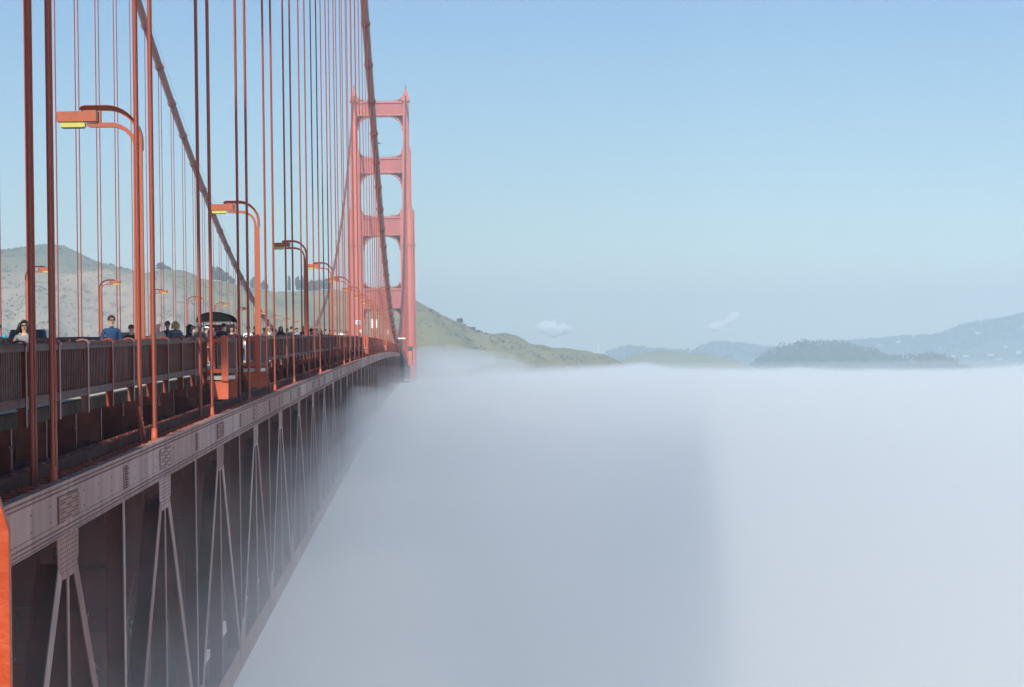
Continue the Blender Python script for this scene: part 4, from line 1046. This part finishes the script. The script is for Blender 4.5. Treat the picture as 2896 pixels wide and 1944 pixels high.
tl = [(452,744,18,24),(462,750,16,18),(474,757,14,14),(484,763,9,9),(312,751,7,8),(322,757,6,6),(345,764,6,6),(362,768,6,6),(545,783,7,7),
 (600,762,16,36),(612,761,20,38),(626,764,20,36),(640,772,18,30),(650,784,10,20),(658,790,9,16),(682,798,14,16),(696,796,14,20),(716,790,12,26),(728,792,14,26),(742,796,14,24),(752,802,9,18),
 (819,788,8,32),(846,788,14,34),(857,787,12,36),(872,796,14,28),(884,798,12,26),(896,798,14,28),(908,792,14,34),(918,790,12,36),(926,796,9,28)]
def place(xn, name):
    surf, find, czf = RIDGES[name]; Y = {'hill_grass': 2050, 'hill_ridge_behind': 2300, 'hill_rocky_cliff': 1750}[name]
    X = at(xn, 800, Y).x; return surf(X, 0.0), F_PX/Y
cnt_ = {}
for k, (xn, yt, w, h) in enumerate(sorted(tl)):
    nm = 'hill_ridge_behind' if xn < 370 else 'hill_grass'
    p, sc = place(xn, nm); ytop = at(xn, yt, p.y).z
    hh = max(ytop - p.z, h/sc*0.45) + 1.0
    where = 'on the ridge crest left of the first lamp' if xn < 370 else ('just right of the first lamp post' if xn < 500 else ('in the dark grove behind the far cable' if xn < 760 else 'in the grove left of the tower'))
    cnt_[where] = cnt_.get(where, -1) + 1
    tree((p.x, p.y, p.z-1.0), w/sc*0.85, hh, '%s dark tree from the left %s' % (ordinal(cnt_[where]), where), k, 'trees on the hill crests')
for k, (xn, yt) in enumerate(((1297,908),(1338,932),(1351,937),(1372,941))):
    p, sc = place(xn, 'hill_grass'); b = thing('bush', 'round dark bush on the hill crest right of the tower, %s from the tower' % ORD[k], 'bush', (p.x, p.y, p.z-1.5), k*0.8, 'bushes on the crest'); b.scale = (3.6-0.5*k, 3.6-0.5*k, 4.2-0.6*k)
    link('stem', TRUNK, b); link('foliage', CROWNS[k % 4], b)
def scrub(name, x0, x1, cnt, t0, t1, r0, r1, seed, label, freq):
    rnd = random.Random(seed); mb = MB(); surf = RIDGES[name][0]; Yd = {'hill_grass': 2050, 'hill_ridge_behind': 2300, 'hill_rocky_cliff': 1750}[name]; n = 0
    for _ in range(cnt*6):
        if n >= cnt: break
        t = rnd.uniform(t0, t1); X = at(rnd.uniform(x0, x1), 900, Yd).x; p = surf(X, t)
        if fbm(p.x*freq+seed, p.y*freq, 4) + rnd.uniform(-.25,.25) < 0.12: continue
        n += 1; R = rnd.uniform(r0, r1)
        for q in range(7):
            v = Vector((rnd.gauss(0,1), rnd.gauss(0,1), abs(rnd.gauss(0,1)))).normalized(); c = p + v*R*0.8; s = R*rnd.uniform(.35,.6)
            a = Vector((rnd.uniform(-1,1), rnd.uniform(-1,1), rnd.uniform(-.5,.5))).normalized(); b = a.cross(v); b = b.normalized() if b.length > .1 else Vector((0,0,1))
            mb.add([c+a*s, c+b*s, c-a*s, c-b*s], [(0,1,2,3)])
    tag(link('scrub', mb.mesh('scrub', mat('scrub_leaf', (0.095,0.10,0.065), 0.9, var=0.3, vscale=0.2), fix=False)), label, 'scrub', kind='stuff')
scrub('hill_rocky_cliff', -100, 640, 1300, 0.01, 0.62, 0.4, 1.1, 3, 'low dark scrub dotting the rocky grey cliff', 0.02)
scrub('hill_grass', 360, 1720, 800, 0.0, 0.6, 0.5, 1.5, 8, 'patches of dark scrub on the grassy hill', 0.012)
scrub('hill_ridge_behind', -100, 420, 400, 0.0, 0.5, 0.7, 1.7, 5, 'dark scrub on the ridge behind the cliff', 0.012)
# wooded mound: crowns nobody could count
rnd = random.Random(4); wood = MB(); surf = RIDGES['hill_wooded_mound'][0]
xa, xb = at(2090,1000,3500).x, at(2790,1000,3500).x
for k in range(1500):
    X = rnd.uniform(xa, xb); tt_ = abs(rnd.gauss(0, 0.28)) if k > 160 else 0.0
    if tt_ > 0.9: continue
    p = surf(X, tt_); R, hh = (rnd.uniform(3, 6.5), rnd.uniform(1.5, 5)) if k > 160 else (rnd.uniform(3.5, 8), rnd.uniform(3, 8))
    for q in range(26):
        v = Vector((rnd.gauss(0,1), rnd.gauss(0,1), rnd.gauss(0,1))).normalized(); c = p + Vector((v.x*R, v.y*R, hh+v.z*R*0.8)); s = rnd.uniform(0.9,1.8)
        a = Vector((rnd.uniform(-1,1), rnd.uniform(-1,1), rnd.uniform(-.5,.5))).normalized(); b = a.cross(v).normalized() if a.cross(v).length > .1 else Vector((0,0,1))
        wood.add([c+a*s, c+b*s, c-a*s, c-b*s], [(0,1,2,3)])
tag(link('woodland', wood.mesh('woodland', LEAFM[0], fix=False)), 'dark wooded mound standing out of the fog on the right', 'woodland', kind='stuff')
wood = MB()
for nm, Yd, xr, cnt in (('hill_far_blue',6600,(1700,2320),420),('hill_far_town',6200,(2330,2960),650)):
    surf = RIDGES[nm][0]
    for k in range(cnt):
        X = at(rnd.uniform(*xr),1000,Yd).x; p = surf(X, 0.0 if k < cnt*0.35 else rnd.uniform(0,0.35)); R = rnd.uniform(5,11)
        for q in range(14):
            v = Vector((rnd.gauss(0,1), rnd.gauss(0,1), rnd.gauss(0,1))).normalized(); c = p + Vector((v.x*R, v.y*R, 4+v.z*R*0.7)); s = rnd.uniform(2,4)
            a = Vector((rnd.uniform(-1,1), rnd.uniform(-1,1), rnd.uniform(-.5,.5))).normalized(); b = a.cross(v)
            b = b.normalized() if b.length > .1 else Vector((0,0,1))
            wood.add([c+a*s, c+b*s, c-a*s, c-b*s], [(0,1,2,3)])
tag(link('woodland', wood.mesh('woodland', LEAFM[1], fix=False)), 'hazy blue woods covering the farthest ridges', 'woodland', kind='stuff')
wallm = [mat('house_wall_a', (0.60,0.54,0.50), 0.8), mat('house_wall_b', (0.46,0.41,0.38), 0.8)]; roofm = mat('house_roof', (0.30,0.24,0.21), 0.9)
hs = [(2421,978,10,4),(2487,977,20,9),(2541,966,20,6),(2523,981,12,4),(2578,959,10,4),(2634,966,8,4),(2769,941,34,6),(2740,978,8,5),(2844,981,14,4),(2880,996,18,9),(2690,1007,24,5),(2730,1006,20,6),(2801,1003,24,5),(2823,1016,18,6),(2892,925,9,5),(2849,909,18,4),(2822,914,10,4),(2524,1000,10,4),(2356,981,20,4),(2660,985,8,4)]
def house(find, xn, yn, w, h, label, k, group, Y0):
    p = find(xn, yn + h*0.5); sc = F_PX/p.y; ww, hh = 0.8*w/sc, max(0.8*h/sc, 3.5); d = ww*0.5
    t = thing('house', label, 'house', (p.x, p.y-4, p.z-1.0), 0, group)
    wl = part('wall', MB().box(-ww/2,ww/2,-d/2,d/2,0,hh), wallm[k % 2], t)
    part('roof', MB().prism([(-ww/2-0.5,hh),(ww/2+0.5,hh),(ww/2-1.0,hh+2.0),(-ww/2+1.0,hh+2.0)], 'y', -d/2-0.5, d/2+0.5), roofm, t)
    for j in range(max(2, int(ww/5))):
        n = max(2, int(ww/5)); x = -ww/2 + ww*(j+0.5)/n
        part('window', MB().box(x-0.8,x+0.8,-d/2-0.08,-d/2-0.01,hh*0.35,hh*0.75), glass, t)
for k, (x, y, w, h) in enumerate(hs):
    house(sH[1], x, y, w, h, 'pale house on the hazy far hillside, %s from the left' % ordinal(sorted(q[0] for q in hs).index(x)), k, 'houses on the far hillside', 7000)
house(sG[1], 1768, 1002, 20, 6, 'white building on the blue ridge above the dry grass mound', 0, None, 7800)
house(sG[1], 2046, 1006, 20, 6, 'pale building on the blue ridge left of the wooded mound', 1, None, 7800)
# mast on the hill crest
p = place(1690, 'hill_grass')[0]; part_m = thing('mast', 'thin mast on the low end of the grass hill', 'mast', p)
part('pole', MB().tube([(0,0,-2),(0,0,9)], [0.25,0.1], 6), white_paint, part_m)
part('arm', MB().box(-0.8,0.8,-0.1,0.1,7.6,7.8), white_paint, part_m)

# ------------------------------------------------------------------ bird by the tower
p = at(1074, 406, 330); b = thing('bird', 'small dark gull gliding before the upper tower opening', 'bird', p, 0.6)
mb = MB(); mb.tube([(0,-0.22,0),(0,-0.15,0.01),(0,0,0),(0,0.2,0),(0,0.34,0.01)], [0.02,0.06,0.09,0.06,0.015], 8)
for s in (-1,1): mb.add([(0,-0.08,0.03),(s*0.35,-0.12,0.16),(s*0.7,0.02,0.08),(s*0.35,0.06,0.13),(0,0.12,0.02)], [(0,1,2,3,4)])
part('body', mb, mat('gull', (0.12,0.11,0.11), 0.7), b, True)

# ------------------------------------------------------------------ clouds beyond the haze
def cloud(xn, yn, Y, w, h, label, dens, lobes, seed):
    c = at(xn, yn, Y); sc = Y/F_PX; rx, rz = w*sc/2, h*sc/2
    m = bpy.data.materials.new('cloud_vapour'); m.use_nodes = True; nt = m.node_tree; nt.nodes.clear()
    out = nt.nodes.new('ShaderNodeOutputMaterial'); pv = nt.nodes.new('ShaderNodeVolumePrincipled')
    pv.inputs['Color'].default_value = (1,1,1,1); pv.inputs['Anisotropy'].default_value = 0.0
    tc = nt.nodes.new('ShaderNodeTexCoord'); n = nt.nodes.new('ShaderNodeTexNoise'); n.inputs['Scale'].default_value = 3.4; n.inputs['Detail'].default_value = 6
    ad = nt.nodes.new('ShaderNodeVectorMath'); ad.operation = 'ADD'; ad.inputs[1].default_value = (seed, seed*2, 0)
    nt.links.new(tc.outputs['Object'], ad.inputs[0]); nt.links.new(ad.outputs[0], n.inputs['Vector'])
    prev = None
    for (lx, lz, lr) in lobes:
        d = nt.nodes.new('ShaderNodeVectorMath'); d.operation = 'DISTANCE'; d.inputs[1].default_value = (lx, 0, lz); nt.links.new(tc.outputs['Object'], d.inputs[0])
        q = nt.nodes.new('ShaderNodeMath'); q.operation = 'MULTIPLY_ADD'; q.inputs[1].default_value = -1/lr; q.inputs[2].default_value = 1.0; nt.links.new(d.outputs['Value'], q.inputs[0])
        if prev is None: prev = q
        else:
            mxn = nt.nodes.new('ShaderNodeMath'); mxn.operation = 'MAXIMUM'; nt.links.new(prev.outputs[0], mxn.inputs[0]); nt.links.new(q.outputs[0], mxn.inputs[1]); prev = mxn
    a1 = nt.nodes.new('ShaderNodeMath'); a1.operation = 'MULTIPLY_ADD'; a1.inputs[1].default_value = 2.4; a1.inputs[2].default_value = -1.15; nt.links.new(n.outputs['Fac'], a1.inputs[0])
    a2 = nt.nodes.new('ShaderNodeMath'); a2.operation = 'ADD'; nt.links.new(a1.outputs[0], a2.inputs[0]); nt.links.new(prev.outputs[0], a2.inputs[1])
    a3 = nt.nodes.new('ShaderNodeMath'); a3.operation = 'MULTIPLY'; a3.inputs[1].default_value = dens; a3.use_clamp = True; nt.links.new(a2.outputs[0], a3.inputs[0])
    nt.links.new(a3.outputs[0], pv.inputs['Density']); nt.links.new(pv.outputs[0], out.inputs['Volume'])
    o = link('cloud', MB().ball((0,0,0), (1.25,1.25,1.25), 20, 12).mesh('cloud', m)); o.location = c; o.scale = (rx, rx*0.8, rz)
    tag(o, label, 'cloud', kind='thing')
cloud(1570, 930, 15000, 105, 58, 'small cream cumulus cloud low over the hills right of the tower', 0.3, [(-0.35,0.15,0.62),(0.18,-0.02,0.52),(0.55,-0.15,0.40),(-0.05,-0.35,0.5),(-0.6,-0.2,0.36)], 1.0)
cloud(2052, 910, 16000, 105, 62, 'wispy slanting cloud above the blue ridge', 0.16, [(-0.6,-0.5,0.42),(-0.3,-0.35,0.36),(-0.02,-0.15,0.34),(0.35,0.15,0.38),(0.55,0.5,0.36)], 4.0)

# ------------------------------------------------------------------ fog bank
def fog_h(x, y, a, amp):
    d = sqrt(x*x+y*y)
    z = -(a + 0.0036*d + 0.009*max(0.0, d-1500))
    g = min(2.6, 0.15 + d/500)
    z += amp*g*(0.8*fbm(x*0.0050+7, y*0.0013, 3) + 0.5*fbm(x*0.018, y*0.003+4, 4))
    z += 3.4*amp*exp(-((d-1350)/260)**2)*(fbm(x*0.011+3, y*0.0005, 3) + 0.8*fbm(x*0.030+9, y*0.0009, 3))
    z += 7.5*exp(-(((x-40)/70)**2 + ((y-1330)/120)**2))          # fog piling up on the far pier
    z -= 2.6*exp(-((d-1350)/420)**2)
    return max(z, -62.0 - 0.05*a)
def fog_layer(name, a, amp, rings, segs, rmax, bottom, m, smooth=True):
    mb = MB(); n = segs; rs = [4.0*(rmax/4.0)**(k/(rings-1)) for k in range(rings)]
    mb.v.append((0, 0, fog_h(0, 0, a, amp)))
    for r in rs:
        for j in range(n): 
            t = 2*pi*j/n; x, y = r*sin(t), r*cos(t); mb.v.append((x, y, fog_h(x, y, a, amp)))
    for j in range(n): mb.f.append((0, 1+(j+1) % n, 1+j)); mb.m.append(0)
    for i in range(rings-1):
        o = 1+i*n
        for j in range(n): mb.f.append((o+j, o+(j+1) % n, o+n+(j+1) % n, o+n+j)); mb.m.append(0)
    o = 1+(rings-1)*n; q = len(mb.v)
    for j in range(n):
        t = 2*pi*j/n; mb.v.append((rmax*sin(t), rmax*cos(t), bottom))
    for j in range(n): mb.f.append((o+j, o+(j+1) % n, q+(j+1) % n, q+j)); mb.m.append(0)
    mb.f.append(tuple(q+j for j in range(n))); mb.m.append(0)
    return link(name, mb.mesh(name, m, smooth), kind='stuff')
def vapour(name, dens, col=(1,1,1), aniso=0.0):
    m = bpy.data.materials.new(name); m.use_nodes = True; nt = m.node_tree; nt.nodes.clear()
    out = nt.nodes.new('ShaderNodeOutputMaterial'); pv = nt.nodes.new('ShaderNodeVolumePrincipled')
    pv.inputs['Color'].default_value = (*col, 1); pv.inputs['Density'].default_value = dens; pv.inputs['Anisotropy'].default_value = aniso
    nt.links.new(pv.outputs[0], out.inputs['Volume']); return m
FOG = [('fog_veil', 0.4, 2.6, 0.0004), ('fog_veil', 2.2, 2.6, 0.0010), ('fog_veil', 3.4, 3.0, 0.0042), ('fog', 5.8, 3.3, 0.014), ('fog', 10.0, 3.6, 0.018)]
for nm, a, amp, dens in FOG:
    tag(fog_layer(nm, a, amp, 90, 200, 4200, -66.0, vapour(nm+'_vapour', dens, aniso=0.48)), 'bank of low white sea fog spreading under the bridge to the hills', 'fog', kind='stuff')
def wisp(p, r, dens, k):
    mb = MB(); nu, nv = 14, 9
    mb.ball((0,0,0), (1,1,1), nu, nv)
    mb.v = [tuple(Vector(v)*(1+0.28*mnoise.noise(Vector(v)*1.3+Vector((k*3.1,k,0))))) for v in mb.v]
    o = link('fog_wisp', mb.mesh('fog_wisp', vapour('wisp_vapour', dens, aniso=0.48), True)); o.location = p; o.scale = r; o.rotation_euler = (0,0,k*0.7)
    tag(o, 'thin wisp of fog drifting up from the fog bank', 'fog', kind='stuff')
rw = random.Random(15)
for k in range(13):
    xn = 1260 + 1690*(k+rw.uniform(-.45,.45))/13; d = rw.uniform(1050,1450); p = at(xn, 1076-0.012*(xn-1260)+rw.uniform(-8,8), d)
    wisp(p, (rw.uniform(10,30), rw.uniform(30,60), rw.uniform(1.8,3.8)), rw.uniform(.005,.012), k)
for k, (xn, yn, d, r, q) in enumerate(((1190,1030,1235,(18,30,9),.010),(1235,1020,1300,(28,40,9),.009),(1290,1030,1320,(30,40,8),.009),(1340,1040,1320,(26,40,6),.009),(1080,1110,330,(5,40,2.6),.014),(1010,1180,200,(4.5,28,2.6),.016),(930,1260,140,(4.5,22,2.4),.016),(840,1400,100,(4,16,2.2),.016),(1160,1060,900,(10,50,5),.012))):
    wisp(at(xn, yn, d), r, q, 40+k)
core = mat('dense_fog', (0.84,0.875,0.89), 1.0, spec=0.0)
tag(fog_layer('fog_bank', 40.0, 2.4, 80, 150, 4150, -66.5, core), 'dense white body of the sea fog below the deck', 'fog', kind='stuff')

# ------------------------------------------------------------------ haze
hz = MB().box(-8500, 8500, -8500, 7400, -69, 185).mesh('haze', vapour('haze_vapour', 0.00022, (0.55,0.70,0.83)))
o = link('haze', hz, kind='stuff'); tag(o, 'pale blue air haze over the strait', 'haze', kind='stuff')
